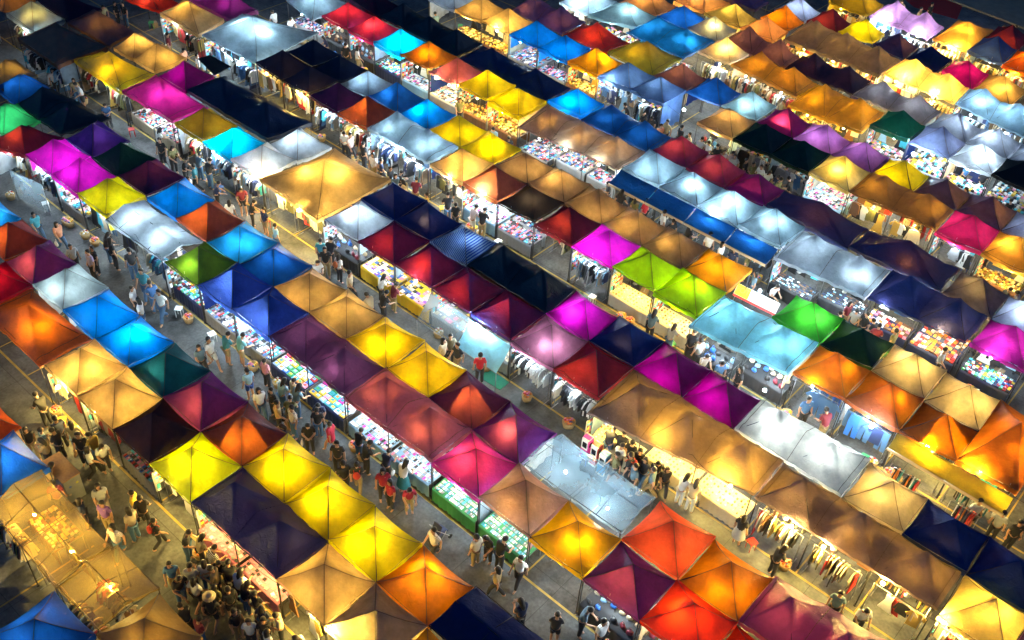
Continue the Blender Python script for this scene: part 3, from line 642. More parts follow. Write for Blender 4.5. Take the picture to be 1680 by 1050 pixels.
WORD={'tanorange':'tan orange','limeyellow':'lime yellow','navytarp':'dark navy','mauvesheen':'shiny mauve','navyblue':'navy','navyblack':'blackish navy','navyblack2':'dark plum','navyplum':'navy and brown','navyred':'navy and red','azure':'bright blue','skyblue':'sky blue','skybluedk':'mid blue','cyan':'cyan','iceblue':'pale ice blue','stripe':'blue striped','greyteal':'grey teal','tealwhite':'pale teal','dkgreen':'dark green','dkgreen2':'bottle green','greenolive':'olive green','lime':'lime green','neongreen':'neon green','olivegrey':'olive grey','oliveyellow':'mustard','icewhite':'icy white','skywhite':'pale sky blue','greywhite':'greyish white','lilacwhite':'lilac white','greyblue':'grey blue','greylilac':'lilac grey','greytan':'greyish tan','greyplum':'plum grey','greyplum2':'brownish grey','goldtan':'golden tan','goldsilk':'shiny gold','brownyellow':'yellowish brown','darkbrown':'dark brown','netbrown':'brown netting','thatch':'brown thatch','yellowdk':'deep yellow','sandyellow':'sandy yellow','tanplum':'plum tan','sandplum':'plum sand','sandlilac':'lilac sand','sanddark':'dark sand','orangeyellow':'orange yellow','amber2':'pale amber','orangeplum':'orange and plum','orangebrown':'brownish orange','brownorange':'orange brown','peachred':'reddish peach','redorange':'red and orange','redorange2':'orange and red','redwhite':'red','vermilion2':'bright vermilion','crimson2':'bright crimson','maroonorange':'maroon and orange','maroonblue':'maroon and blue','hotpink':'hot pink','hotpinkdk':'dusky pink','magentadk':'dark magenta','magentapink':'magenta pink','magentaplum':'magenta plum','pinkmauve':'pink mauve','pinkmauve2':'rose mauve','purplepink':'purple pink','violetgrey':'violet grey','plumdark':'dark plum','plumolive':'plum and olive','indigoplum':'indigo','orangemauve':'orange mauve','tanpurple':'tan and purple','blueplum':'blue and lilac','blueplum2':'blue and plum','bluepurple':'blue purple','bluetan':'blue and tan','bluelilac':'lilac blue','bluegrey':'grey blue'}
def cw(c): return WORD.get(c,c)
def fabric(col,tarp=False):
    key='fabric_'+col+('_tarp' if tarp else '')
    if key in MATS: return MATS[key]
    d,t,f=FAB[col]
    m=newmat(key); out=N(m,'ShaderNodeOutputMaterial')
    tc=N(m,'ShaderNodeTexCoord'); nz=N(m,'ShaderNodeTexNoise'); nz.inputs['Scale'].default_value=1.7; nz.inputs['Detail'].default_value=6; nz.inputs['Roughness'].default_value=.65
    oi=N(m,'ShaderNodeObjectInfo'); sc_=N(m,'ShaderNodeVectorMath',operation='MULTIPLY_ADD'); sc_.inputs[1].default_value=(90,70,50)
    L(m,oi.outputs['Random'],sc_.inputs[0]); L(m,tc.outputs['Object'],sc_.inputs[2]); VEC=sc_.outputs[0]
    L(m,VEC,nz.inputs['Vector'])
    mr=N(m,'ShaderNodeMapRange'); mr.inputs[1].default_value=.3; mr.inputs[2].default_value=.7; mr.inputs[3].default_value=.6; mr.inputs[4].default_value=1.06
    L(m,nz.outputs['Fac'],mr.inputs[0])
    def tint(c,sock=None):
        v=N(m,'ShaderNodeVectorMath',operation='SCALE')
        if sock is None: v.inputs[0].default_value=c
        else: L(m,sock,v.inputs[0])
        L(m,mr.outputs[0],v.inputs['Scale']); return v.outputs[0]
    dsock=tsock=None
    if col=='stripe':
        wv=N(m,'ShaderNodeTexWave'); wv.inputs['Scale'].default_value=3.6; wv.wave_type='BANDS'; wv.bands_direction='X'; wv.inputs['Distortion'].default_value=.4
        L(m,tc.outputs['Object'],wv.inputs['Vector'])
        def stripes(c1,c2):
            x=N(m,'ShaderNodeMix',data_type='RGBA'); x.inputs[6].default_value=(*c1,1); x.inputs[7].default_value=(*c2,1)
            st=N(m,'ShaderNodeMath',operation='GREATER_THAN'); st.inputs[1].default_value=.55
            L(m,wv.outputs['Fac'],st.inputs[0]); L(m,st.outputs[0],x.inputs[0]); return x.outputs[2]
        dsock=stripes((.015,.07,.4),(.3,.5,.7)); tsock=stripes((.02,.1,.6),(.4,.6,.8))
    db=N(m,'ShaderNodeBsdfDiffuse'); tb=N(m,'ShaderNodeBsdfTranslucent')
    L(m,tint(d,dsock),db.inputs[0]); L(m,tint(t,tsock),tb.inputs[0])
    mx=N(m,'ShaderNodeMixShader'); mx.inputs[0].default_value=f; L(m,db.outputs[0],mx.inputs[1]); L(m,tb.outputs[0],mx.inputs[2])
    gl=N(m,'ShaderNodeBsdfGlossy'); gl.inputs['Roughness'].default_value=.38
    m2=N(m,'ShaderNodeMixShader'); m2.inputs[0].default_value=.10 if tarp else .04
    L(m,mx.outputs[0],m2.inputs[1]); L(m,gl.outputs[0],m2.inputs[2])
    b=N(m,'ShaderNodeBump'); b.inputs['Strength'].default_value=.6 if tarp else .45; b.inputs['Distance'].default_value=.05
    n2=N(m,'ShaderNodeTexNoise'); n2.inputs['Scale'].default_value=(60 if col in('netbrown','thatch') else 5.5); n2.inputs['Detail'].default_value=5; n2.inputs['Distortion'].default_value=1.2
    L(m,VEC,n2.inputs['Vector']); L(m,n2.outputs['Fac'],b.inputs['Height'])
    for s in (db,tb,gl): L(m,b.outputs[0],s.inputs['Normal'])
    L(m,m2.outputs[0],out.inputs[0]); MATS[key]=m; return m
def clear_mat(gold_glow=False):
    key='yellowed_plastic' if gold_glow else 'clear_plastic'
    if key in MATS: return MATS[key]
    m=newmat(key); out=N(m,'ShaderNodeOutputMaterial')
    tc=N(m,'ShaderNodeTexCoord'); nz=N(m,'ShaderNodeTexNoise'); nz.inputs['Scale'].default_value=.8; nz.inputs['Detail'].default_value=5; nz.inputs['Roughness'].default_value=.5
    L(m,tc.outputs['Object'],nz.inputs['Vector'])
    tr=N(m,'ShaderNodeBsdfTransparent'); tr.inputs[0].default_value=(.86,.86,.84,1)
    df=N(m,'ShaderNodeBsdfDiffuse'); df.inputs[0].default_value=(.3,.38,.44,1); tl=N(m,'ShaderNodeBsdfTranslucent'); tl.inputs[0].default_value=(.6,.82,.95,1)
    a=N(m,'ShaderNodeMixShader'); a.inputs[0].default_value=.6; L(m,df.outputs[0],a.inputs[1]); L(m,tl.outputs[0],a.inputs[2])
    mr=N(m,'ShaderNodeMapRange'); mr.inputs[1].default_value=.15; mr.inputs[2].default_value=.9; mr.inputs[3].default_value=.14 if gold_glow else .26; mr.inputs[4].default_value=.3 if gold_glow else .48
    L(m,nz.outputs['Fac'],mr.inputs[0])
    b=N(m,'ShaderNodeMixShader'); L(m,mr.outputs[0],b.inputs[0]); L(m,tr.outputs[0],b.inputs[1]); L(m,a.outputs[0],b.inputs[2])
    gl=N(m,'ShaderNodeBsdfGlossy'); gl.inputs['Roughness'].default_value=.15
    bp=N(m,'ShaderNodeBump'); bp.inputs['Strength'].default_value=.5; bp.inputs['Distance'].default_value=.05; L(m,nz.outputs['Fac'],bp.inputs['Height']); L(m,bp.outputs[0],gl.inputs['Normal'])
    c=N(m,'ShaderNodeMixShader'); c.inputs[0].default_value=.16; L(m,b.outputs[0],c.inputs[1]); L(m,gl.outputs[0],c.inputs[2]); L(m,c.outputs[0],out.inputs[0])
    
    if gold_glow:
        tr.inputs[0].default_value=(.78,.58,.22,1); df.inputs[0].default_value=(.12,.09,.11,1); tl.inputs[0].default_value=(.95,.7,.2,1)  # golden lamp reflections put into the plastic's own tint
    MATS[key]=m; return m
LCOL={'w':(1,.68,.16),'c':(.72,.9,1)}
def lampmat(t,p,vis=False):
    key='lamp_%s_%g'%(t,p)
    if key in MATS: return MATS[key]
    m=newmat(key); out=N(m,'ShaderNodeOutputMaterial'); e=N(m,'ShaderNodeEmission')
    e.inputs[0].default_value=(*LCOL[t],1); e.inputs[1].default_value=p*WATT/(math.pi*4*math.pi*.04**2); L(m,e.outputs[0],out.inputs[0])
    MATS[key]=m; return m
def ground_mat():
    m=newmat('stained_concrete'); out=N(m,'ShaderNodeOutputMaterial'); p=N(m,'ShaderNodeBsdfPrincipled'); p.inputs['Roughness'].default_value=.7
    tc=N(m,'ShaderNodeTexCoord')
    a=N(m,'ShaderNodeTexNoise'); a.inputs['Scale'].default_value=.5; a.inputs['Detail'].default_value=9; a.inputs['Roughness'].default_value=.7
    b=N(m,'ShaderNodeTexNoise'); b.inputs['Scale'].default_value=9; b.inputs['Detail'].default_value=6
    for n in (a,b): L(m,tc.outputs['Object'],n.inputs['Vector'])
    r=N(m,'ShaderNodeValToRGB'); r.color_ramp.elements[0].position=.33; r.color_ramp.elements[0].color=(.022,.024,.027,1); r.color_ramp.elements[1].position=.68; r.color_ramp.elements[1].color=(.165,.172,.175,1)
    L(m,a.outputs['Fac'],r.inputs[0])
    x=N(m,'ShaderNodeMix',data_type='RGBA',blend_type='OVERLAY'); x.inputs[0].default_value=.6; L(m,r.outputs[0],x.inputs[6]); L(m,b.outputs['Fac'],x.inputs[7])
    br=N(m,'ShaderNodeTexBrick'); br.offset=0; br.inputs['Scale'].default_value=1; br.inputs['Brick Width'].default_value=3.1; br.inputs['Row Height'].default_value=2.6; br.inputs['Mortar Size'].default_value=.012
    br.inputs[1].default_value=(1,1,1,1); br.inputs[2].default_value=(.86,.86,.86,1); br.inputs[3].default_value=(.35,.35,.35,1); L(m,tc.outputs['Object'],br.inputs['Vector'])
    y=N(m,'ShaderNodeMix',data_type='RGBA',blend_type='MULTIPLY'); y.inputs[0].default_value=1; L(m,x.outputs[2],y.inputs[6]); L(m,br.outputs[0],y.inputs[7]); x=y
    vo=N(m,'ShaderNodeTexVoronoi'); vo.inputs['Scale'].default_value=1.1; vo.inputs['Randomness'].default_value=1; L(m,tc.outputs['Object'],vo.inputs['Vector'])
    vr=N(m,'ShaderNodeMapRange'); vr.inputs[1].default_value=.03; vr.inputs[2].default_value=.12; vr.inputs[3].default_value=.5; vr.inputs[4].default_value=1; L(m,vo.outputs['Distance'],vr.inputs[0])
    y=N(m,'ShaderNodeMix',data_type='RGBA',blend_type='MULTIPLY'); y.inputs[0].default_value=1; L(m,x.outputs[2],y.inputs[6]); L(m,vr.outputs[0],y.inputs[7]); x=y
    L(m,x.outputs[2],p.inputs['Base Color'])
    bp=N(m,'ShaderNodeBump'); bp.inputs['Strength'].default_value=.2; bp.inputs['Distance'].default_value=.02; L(m,b.outputs['Fac'],bp.inputs['Height']); L(m,bp.outputs[0],p.inputs['Normal'])
    L(m,p.outputs[0],out.inputs[0]); return m
STEEL=simple('galvanised_steel',(.35,.35,.36),.4,.8); DARKSTEEL=simple('dark_steel',(.06,.06,.065),.45,.6); WHITEP=simple('white_plastic',(.75,.75,.73),.4); WOOD=simple('varnished_wood',(.30,.15,.06),.5,0,.4,14)
RUBBER=simple('black_rubber',(.02,.02,.02),.8)
# ------------------------------------------------------------------ helpers
def link(name,me,parent=None):
    o=bpy.data.objects.new(name,me); C.objects.link(o)
    if parent is not None: o.parent=parent
    return o
def mesh(name,bm,mats):
    me=bpy.data.meshes.new(name); bm.to_mesh(me); bm.free()
    for m in (mats if isinstance(mats,(list,tuple)) else [mats]): me.materials.append(m)
    return me
def smooth(me):
    me.polygons.foreach_set('use_smooth',[True]*len(me.polygons)); return me
def box(bm,c,s,rz=0,mi=0,rx=0,ry=0):
    M=Matrix.Translation(c)@Matrix.Rotation(rz,4,'Z')@Matrix.Rotation(ry,4,'Y')@Matrix.Rotation(rx,4,'X')
    v=[bm.verts.new(M@Vector((x*s[0]/2,y*s[1]/2,z*s[2]/2))) for x in(-1,1) for y in(-1,1) for z in(-1,1)]
    for f in((0,1,3,2),(4,6,7,5),(0,4,5,1),(2,3,7,6),(0,2,6,4),(1,5,7,3)):
        q=bm.faces.new([v[i] for i in f]); q.material_index=mi
def tube(bm,p,q,r,n=6,r2=None,mi=0):
    p,q=Vector(p),Vector(q); d=(q-p).normalized(); u=d.orthogonal().normalized(); w=d.cross(u); r2=r if r2 is None else r2
    A=[bm.verts.new(p+(u*math.cos(2*math.pi*i/n)+w*math.sin(2*math.pi*i/n))*r) for i in range(n)]
    B=[bm.verts.new(q+(u*math.cos(2*math.pi*i/n)+w*math.sin(2*math.pi*i/n))*r2) for i in range(n)]
    for i in range(n):
        f=bm.faces.new((A[i],A[(i+1)%n],B[(i+1)%n],B[i])); f.material_index=mi; f.smooth=True
    f=bm.faces.new(A[::-1]); f.material_index=mi; f=bm.faces.new(B); f.material_index=mi
def lump(bm,c,s,mi=0,sub=1,rz=0):
    r=bmesh.ops.create_icosphere(bm,subdivisions=sub,radius=1,matrix=Matrix.Translation(c)@Matrix.Rotation(rz,4,'Z')@Matrix.Diagonal((*s,1)))
    for v in r['verts']:
        for f in v.link_faces: f.material_index=mi; f.smooth=True
def empty(name,loc,label,cat,group=None):
    o=link(name,None); o.location=loc; tag(o,label,cat,group); return o
USED={}
def tag(o,label,cat,group=None):
    o['label']=label; o['category']=cat
    if group: o['group']=group
    USED[label]=USED.get(label,0)+1
def place(x,y):
    """words for where in the photograph a ground point lies"""
    v=co.matrix_world.inverted()@Vector((x,y,1)); f=cam.lens/36*1680
    px=840+f*v.x/-v.z; py=525-f*v.y/-v.z
    return px,py
def area_words(x,y):
    px,py=place(x,y)
    h=['far left','left','centre left','centre right','right','far right'][max(0,min(5,int(px/280)))]
    w=['top','upper','middle','lower','bottom'][max(0,min(4,int(py/210)))]
    return 'at '+w+' '+h
def nth(i): return ['first','second','third','fourth','fifth','sixth','seventh','eighth','ninth','tenth','eleventh','twelfth','thirteenth','fourteenth','fifteenth','sixteenth','seventeenth','eighteenth','nineteenth','twentieth','last'][i]
def uniq(base,quals,group=False,most=16):
    s=base
    if s not in USED: return s
    for q in quals:
        t=base+' '+q
        if len(t.split())<=most and t not in USED: return t
    for i,q in enumerate(quals):
        for r in quals[i+1:]:
            t=base+' '+q+' '+r
            if len(t.split())<=most and t not in USED: return t
    return base+' '+quals[-1] if quals else base
PROJ=lambda x,y: place(x,y)
def inview(x,y,m=60):
    px,py=place(x,y); return -m<px<1680+m and -m<py<1050+m

# ------------------------------------------------------------------ ground
bm=bmesh.new(); bmesh.ops.create_grid(bm,x_segments=1,y_segments=1,size=400)
g=link('ground',mesh('ground',bm,ground_mat())); g['kind']='structure'; g.location=(-20,30,0)
YP=simple('worn_yellow_paint',(.42,.29,.06),.6,0,.6,3)
bm=bmesh.new()
def strip_line(x0,y0,x1,y1,w):
    d=Vector((x1-x0,y1-y0,0)); n=Vector((-d.y,d.x,0)).normalized()*w/2; a=Vector((x0,y0,.004)); b=Vector((x1,y1,.004))
    bm.faces.new([bm.verts.new(v) for v in (a-n,b-n,b+n,a+n)])
for s,(y0,y1) in LINES.items():
    if s[1:]=='1':
        strip_line(-75,y0-.08,14,y0-.08,.085)
        for k in range(-26,12): 
            x=-16.5+PITCH*k; strip_line(x,y0-.02,x,y0+4.3,.06)
me=mesh('painted_bay_lines',bm,YP); o=link('painted_bay_lines',me); o['kind']='structure'
# ------------------------------------------------------------------ canopies
STRAP_SHADOW=simple('dark_thread',(.2,.13,.08),.8)
polebm=bmesh.new(); tube(polebm,(0,0,0),(0,0,1),.022,6); tube(polebm,(0,0,0),(0,0,.015),.06,6); POLE=mesh('pole',polebm,DARKSTEEL)
bm=bmesh.new(); bmesh.ops.create_icosphere(bm,subdivisions=1,radius=.04); BULBME={}
BULB0=mesh('bulb',bm,WHITEP); smooth(BULB0)
bm=bmesh.new(); tube(bm,(0,0,.02),(0,0,.10),.11,10,.03); tube(bm,(0,0,.1),(0,0,.16),.022,6); tube(bm,(0,0,.16),(0,0,.36),.006,4)
ADDED_SHADE=mesh('lamp_shade',bm,WHITEP)
def bulbmesh(t,p):
    k=(t,p)
    if k not in BULBME:
        me=BULB0.copy(); me.materials.clear(); me.materials.append(lampmat(t,p)); BULBME[k]=me
    return BULBME[k]
random.seed(11)
CAN=[]
# roof panels left bright; an added unseen cloth dims the lamp light elsewhere
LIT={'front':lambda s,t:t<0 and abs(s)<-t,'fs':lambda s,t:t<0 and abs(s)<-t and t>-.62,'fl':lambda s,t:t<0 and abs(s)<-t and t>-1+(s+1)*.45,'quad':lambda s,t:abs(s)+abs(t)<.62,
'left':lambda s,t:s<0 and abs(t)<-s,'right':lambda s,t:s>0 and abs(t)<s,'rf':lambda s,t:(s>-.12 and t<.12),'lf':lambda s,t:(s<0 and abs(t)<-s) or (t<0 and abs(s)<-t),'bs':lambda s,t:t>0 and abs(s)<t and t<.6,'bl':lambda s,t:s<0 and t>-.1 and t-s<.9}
LIGHT_MASK={'purple':'front','rust':'rf','maroonorange':'front','teal':'fs','indigoplum':'rf','brick':'front','maroonblue':'bl','blueplum':'front','navyred':'front','redorange2':'front','navyblue':'fs','maroon':'front','indigo':'right','bluetan':'right','greyplum':'lf','vermilion2':'lf','blueplum2':'front','violet':'fs','navyplum':'right','dkgreen':'left','magentadk':'lf','orangebrown':'rf','sandlilac':'front','greenolive':'front'}
def canopy(i,rec,label):
    s,col,lamp,kind,n,goods,c=rec
    rnd=random.Random(i*7+1)
    Lc,Tc,Rc,Bc=[Vector((c[2*k],c[2*k+1],0)) for k in range(4)]
    ctr=(Lc+Tc+Rc+Bc)/4
    name={'tent':'canopy_tent','pair':'canopy_tent','big':'canopy_tent','tarp':'tarpaulin_canopy','flat':'plastic_canopy','sheet':'plastic_canopy'}[kind]
    root=empty(name,ctr,label,'canopy','canopies over the market stalls')
    eave=EAVE+rnd.uniform(-.05,.05)
    modx,mody=(2,2) if kind=='big' else (n,1)
    if kind=='sheet': modx,mody=2,1
    big=kind=='big'
    h={'tent':.88,'pair':.9,'big':1.15,'tarp':1.0,'flat':.38,'sheet':.4}[kind]*rnd.uniform(.92,1.08)
    if goods=='_flat': h=.1
    tarp=kind in('tarp',)
    lit=LIGHT_MASK.get(col) if kind in('tent','pair') else None
    RX=14*(2 if big or lit else modx); RY=28 if big or lit else 14
    MX=1 if big else modx
    bm=bmesh.new(); V={}
    sx,sy,sz=rnd.uniform(0,99),rnd.uniform(0,99),rnd.uniform(0,99)
    corner_j=[rnd.uniform(-.09,.09) for _ in range(4)]
    for a in range(RX+1):
        u=a/RX
        for b in range(RY+1):
            v=b/RY
            P=(Lc*(1-u)+Bc*u)*(1-v)+(Tc*(1-u)+Rc*u)*v-ctr
            um=u*MX; k=min(int(um),MX-1); ss=2*(um-k)-1; tt=2*v-1
            d=max(abs(ss),abs(tt)); w=min(abs(ss),abs(tt))
            z=h*(1-d)**(1.35 if tarp else 1.3)
            if kind in('flat','sheet'):
                z=h*(1-abs(tt))**1.0 -.05*(1-ss*ss)*(1-tt*tt)+.03*noise.noise((P.x*1.1+sx,P.y*1.1,sz))
            if tarp:
                e=min(u,1-u)*MX*2
                rdg=min(1-abs(tt),e)
                z=max(z, h*(.62 if col in('canvas','silver','greywhite') else .46)*max(0,min(1,rdg*1.1))**.95)+.05*math.sin(math.atan2(tt,ss)*9+sx)*max(0,1-d)*d*2*(.6+noise.noise((sx,ss,tt)))
                z+=.06*noise.noise((P.x*1.3+sx,P.y*1.3+sy,sz))*(1-d**4*.6)+(.09 if col in('canvas','skywhite') else .04)*noise.noise((P.x*2.9+sy,P.y*2.9,sx))*(1-d**6*.7)
                fold=math.sin(P.x*9+2.2*noise.noise((P.x*.8+sx,P.y*.8,sz))*3)*.045*max(0,min(1,(abs(tt)-.15)*2))*(.5+noise.noise((P.x+sx,0,sy)))
                z+=fold
            sag=.085*(1-w*w)*d**7
            if not tarp: z-=sag
            elif abs(tt)>.9: z-=.03*(1-ss*ss)
            # eave edges draw in between the legs
            pull=.05*(1-w*w)*d**5
            cm=((Lc*(1-(k+.5)/MX)+Bc*((k+.5)/MX))+(Tc*(1-(k+.5)/MX)+Rc*((k+.5)/MX)))/2-ctr
            if MX==1 or abs(tt)>abs(ss): P=P+(cm-P)*pull*.8*(Vector((0,1,0)).dot((0,1,0)) if 1 else 0) if MX==1 else P+Vector((0,(cm.y-P.y)*pull*.8,0))
            # folds running up from the corners
            for q,(ca,cb) in enumerate(((-1,-1),(-1,1),(1,1),(1,-1))):
                dx,dy=ss-ca,tt-cb; r=math.hypot(dx,dy)
                if .02<r<1.1: z+=(.055 if tarp else .048)*math.sin(math.atan2(dy,dx)*17+sx+q)*math.exp(-r*1.9)*min(1,r*4)
            z+=.045*noise.noise((P.x*2.3+sx,P.y*2.3+sy,sz))*(1-d)
            cj=corner_j[0]*(1-u)*(1-v)+corner_j[1]*(1-u)*v+corner_j[2]*u*v+corner_j[3]*u*(1-v)
            V[a,b]=bm.verts.new((P.x,P.y,eave+z+cj))
    for a in range(RX):
        for b in range(RY):
            um=(a+.5)/RX*MX; ss=2*(um-int(um))-1; tt=2*(b+.5)/RY-1
            v0,v1,v2,v3=V[a,b],V[a+1,b],V[a+1,b+1],V[a,b+1]
            if ss*tt>0: bm.faces.new((v0,v1,v2)); bm.faces.new((v0,v2,v3))
            else: bm.faces.new((v0,v1,v3)); bm.faces.new((v1,v2,v3))
    edge=[V[a,0].co.copy() for a in range(RX+1)]+[V[RX,b].co.copy() for b in range(1,RY+1)]+[V[a,RY].co.copy() for a in range(RX-1,-1,-1)]+[V[0,b].co.copy() for b in range(RY-1,0,-1)]
    mt=clear_mat(s[0]=='A') if col=='clear' else fabric(col,tarp)
    me=mesh('roof',bm,mt)
    if kind in('flat','sheet','tarp'): smooth(me)
    else:
        smooth(me)
        # keep the four hips crisp
        for e in me.edges:
            p,q=me.vertices[e.vertices[0]].co,me.vertices[e.vertices[1]].co
            f=(p+q)/2+ctr
            # parameter of the mid point
            u=((f-Lc).dot(Bc-Lc))/((Bc-Lc).length_squared); v=((f-Lc).dot(Tc-Lc))/((Tc-Lc).length_squared)
            um=u*MX; ss=2*(um-math.floor(um))-1; tt=2*v-1
            dv=(q-p); 
            if abs(abs(ss)-abs(tt))<.02 and abs(dv.x)>.03 and abs(dv.y)>.03: e.use_edge_sharp=True
    roof=link('roof',me,root)
    if kind in('tent','pair','big'):
        bm=bmesh.new(); NQ=RX//MX
        for sgn in(0,1):
            prev=None
            for q in range(NQ+1):
                p=me.vertices[q*(RY+1)+(q if sgn==0 else RY-q)].co if MX==1 and RX==RY else None
                if p is None: break
                dvec=Vector((1,1 if sgn==0 else -1,0)).normalized(); nn=Vector((-dvec.y,dvec.x,0))*.011
                cur=[bm.verts.new(p+nn*f+Vector((0,0,.007-.005*abs(f)))) for f in(-1,0,1)]
                if prev:
                    for f in(0,1): bm.faces.new((prev[f],cur[f],cur[f+1],prev[f+1]))
                prev=cur
        link('hip_seam',mesh('hip_seam',bm,mt if sum(FAB[col][0])<.3 else STRAP_SHADOW),root)  # seams on pale cloth coloured dark to draw the frame's shadow lines
    if lit:  # cloth added under the roof, shaped to give hard-edged lit patches
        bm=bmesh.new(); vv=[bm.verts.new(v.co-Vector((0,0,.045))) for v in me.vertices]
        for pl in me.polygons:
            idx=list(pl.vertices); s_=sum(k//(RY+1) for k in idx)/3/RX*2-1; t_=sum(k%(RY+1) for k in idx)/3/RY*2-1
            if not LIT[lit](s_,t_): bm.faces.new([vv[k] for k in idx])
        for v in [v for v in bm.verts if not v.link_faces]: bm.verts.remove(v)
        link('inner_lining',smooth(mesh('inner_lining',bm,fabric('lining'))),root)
    # valance round the eaves
    drop=rnd.choice([.1,.16,.2,.24]) if kind not in('flat','sheet') else .09
    if col in('goldsilk',): drop=.12
    bm=bmesh.new(); m=len(edge); top=[];bot=[]
    for q,p in enumerate(edge):
        o=Vector((p.x,p.y,0)).normalized()*.012
        top.append(bm.verts.new(p+o+Vector((0,0,-.004)))); wv=.02*math.sin(q*1.9+sx)+.025*noise.noise((p.x*3+sx,p.y*3,sz))
        bot.append(bm.verts.new(p+o*(2+3*noise.noise((p.x*2,p.y*2,sy)))+Vector((0,0,-drop+wv))))
    for q in range(m): bm.faces.new((top[q],top[(q+1)%m],bot[(q+1)%m],bot[q]))
    link('valance',smooth(mesh('valance',bm,mt)),root)
    if kind=='tarp':
        for k in range(MX+1):
            a=min(max(round(k/MX*RX),1),RX-1); b2=bmesh.new(); pv=None
            for b in range(RY+1):
                q=me.vertices[a*(RY+1)+b].co+Vector((0,0,.012))
                if pv is not None: tube(b2,pv,q,.011,4)
                pv=q
            link('strap',mesh('strap',b2,STRAP_SHADOW if sum(FAB[col][0])>.3 else mt),root)
    # steel frame under the cloth: hips, eave bars and scissor trusses
    bm=bmesh.new()
    def pt(u,v,z): 
        P=(Lc*(1-u)+Bc*u)*(1-v)+(Tc*(1-u)+Rc*u)*v-ctr; return Vector((P.x,P.y,z))
    K=modx if not big else 1
    e0=eave-.06
    for k in range(K):
        u0,u1=k/K+.015,(k+1)/K-.015; um=(k+.5)/K
        cs=[(u0,.02),(u0,.98),(u1,.98),(u1,.02)]
        if kind in('flat','sheet'):
            for (ua,va),(ub,vb) in zip(cs,cs[1:]+cs[:1]): tube(bm,pt(ua,va,eave-.03),pt(ub,vb,eave-.03),.016,5)
            tube(bm,pt(um,.02,eave-.02),pt(um,.5,eave+h-.09),.014,5); tube(bm,pt(um,.98,eave-.02),pt(um,.5,eave+h-.09),.014,5)
            if k==0: tube(bm,pt(.02,.5,eave+h-.07),pt(.98,.5,eave+h-.07),.016,5)
        else:
            pk=pt(um,.5,eave+h-.1)
            for (ua,va) in cs:
                m1=pt(um+(ua-um)*.5,.5+(va-.5)*.5,eave+h*.44-.07)
                tube(bm,pt(ua,va,e0),m1,.012,4); tube(bm,m1,pk,.012,4)
            tube(bm,pk,pk-Vector((0,0,.45)),.016,4)
            for (ua,va),(ub,vb) in zip(cs,cs[1:]+cs[:1]):
                mm=pt((ua+ub)/2,(va+vb)/2,e0-.1); 
                tube(bm,pt(ua,va,e0-.02),mm,.01,4); tube(bm,mm,pt(ub,vb,e0-.02),.01,4)
    link('frame',mesh('frame',bm,DARKSTEEL),root)
    # legs
    ks=sorted({q/max(1,K) for q in range(K+1)})
    for u in ks:
        for v in (.015,.985):
            u_=min(max(u,.012),.988); P=pt(u_,v,0); p=link('pole',POLE,root); p.location=P; p.scale=(1,1,eave-.03)
    # lamp(s)
    if lamp!='-' :
        t,pw=lamp[0],float(lamp[1])
        for k in range(max(1,modx)):
            um=(k+.5)/max(1,modx) if not big else (.36,.64)[k]
            z=eave+.35 if big else {'flat':eave-(.22 if col=='silver' else .45),'sheet':eave-.5}.get(kind,(eave+.05 if tarp else eave+rnd.choice([-.4,-.1,.12,.2]))+rnd.uniform(-.06,.06))
            l=link('lamp_bulb',bulbmesh(t,round(pw*(1.2 if big else (.6 if tarp else 1)),2)),root); P=pt(um+rnd.uniform(-.13,.13)/max(1,modx),.5+rnd.uniform(-.16,.08),z); l.location=P
            b2=bmesh.new(); tube(b2,(P.x,P.y,z+.055),(P.x,P.y,z+.11),.022,6); 
            if kind in('flat','sheet'): tube(b2,(P.x,P.y,z+.1),(P.x,P.y,eave+.02),.005,4)
            else: tube(b2,(P.x,P.y,z+.1),(P.x,P.y,eave+h*.3),.005,4)
            link('lamp_holder',mesh('lamp_holder',b2,RUBBER),root)
        if s[1]=='1' and goods and kind not in('flat','sheet'):
            for k in range(modx):
                t2='c' if s in('C1','E1','F1','H1') and goods not in('jewels','hang','goldtable','awnrack') or (s=='D1' and ctr.x<-14 and goods!='hang') or goods in('cases','phonecases','bluetable','greentable','whitetable','glasses','bwshirts','jeans','clearfront','pinkwhite','shirts','yellowtable') else t
                P=pt((k+.5+rnd.uniform(-.2,.2))/modx,.05 if not big else .03,eave-.3); l=link('lamp_bulb',bulbmesh(t2,round(max(2.,pw*.9)*(1.05 if t2=='c' else 2.0),2)),root); l.location=P
                l.scale=(1.35,)*3
                if rnd.random()<.88: l=link('lamp_shade',ADDED_SHADE,root); l.location=P  # shade added to keep front lamp light off the roof cloth
    if kind in('tent','pair','tarp') and rnd.random()<.55:
        u=.03 if rnd.random()<.6 else .97; bm=bmesh.new(); prev=None; zz=rnd.choice([.25,.9,1.2])
        for q in range(19):
            v=.04+.92*q/18; P=pt(u,v,0); w_=.03*math.sin(q*1.5)+.02*math.sin(q*.7); cur=[bm.verts.new((P.x+w_*f,P.y,zz+(eave-.1-zz)*(1-f))) for f in(0,.5,1)]
            if prev:
                for f in(0,1): bm.faces.new((prev[f],cur[f],cur[f+1],prev[f+1]))
            prev=cur
        cc=rnd.choice(['white','white','greyblue','navy','sand',col if col!='clear' else 'white']); link('side_curtain',smooth(mesh('side_curtain',bm,fabric(cc))),root)
    CAN.append(dict(root=root,rec=rec,label=label,L=Lc,T=Tc,R=Rc,B=Bc,ctr=ctr,strip=s,col=col,goods=goods,n=modx,lamp=lamp))
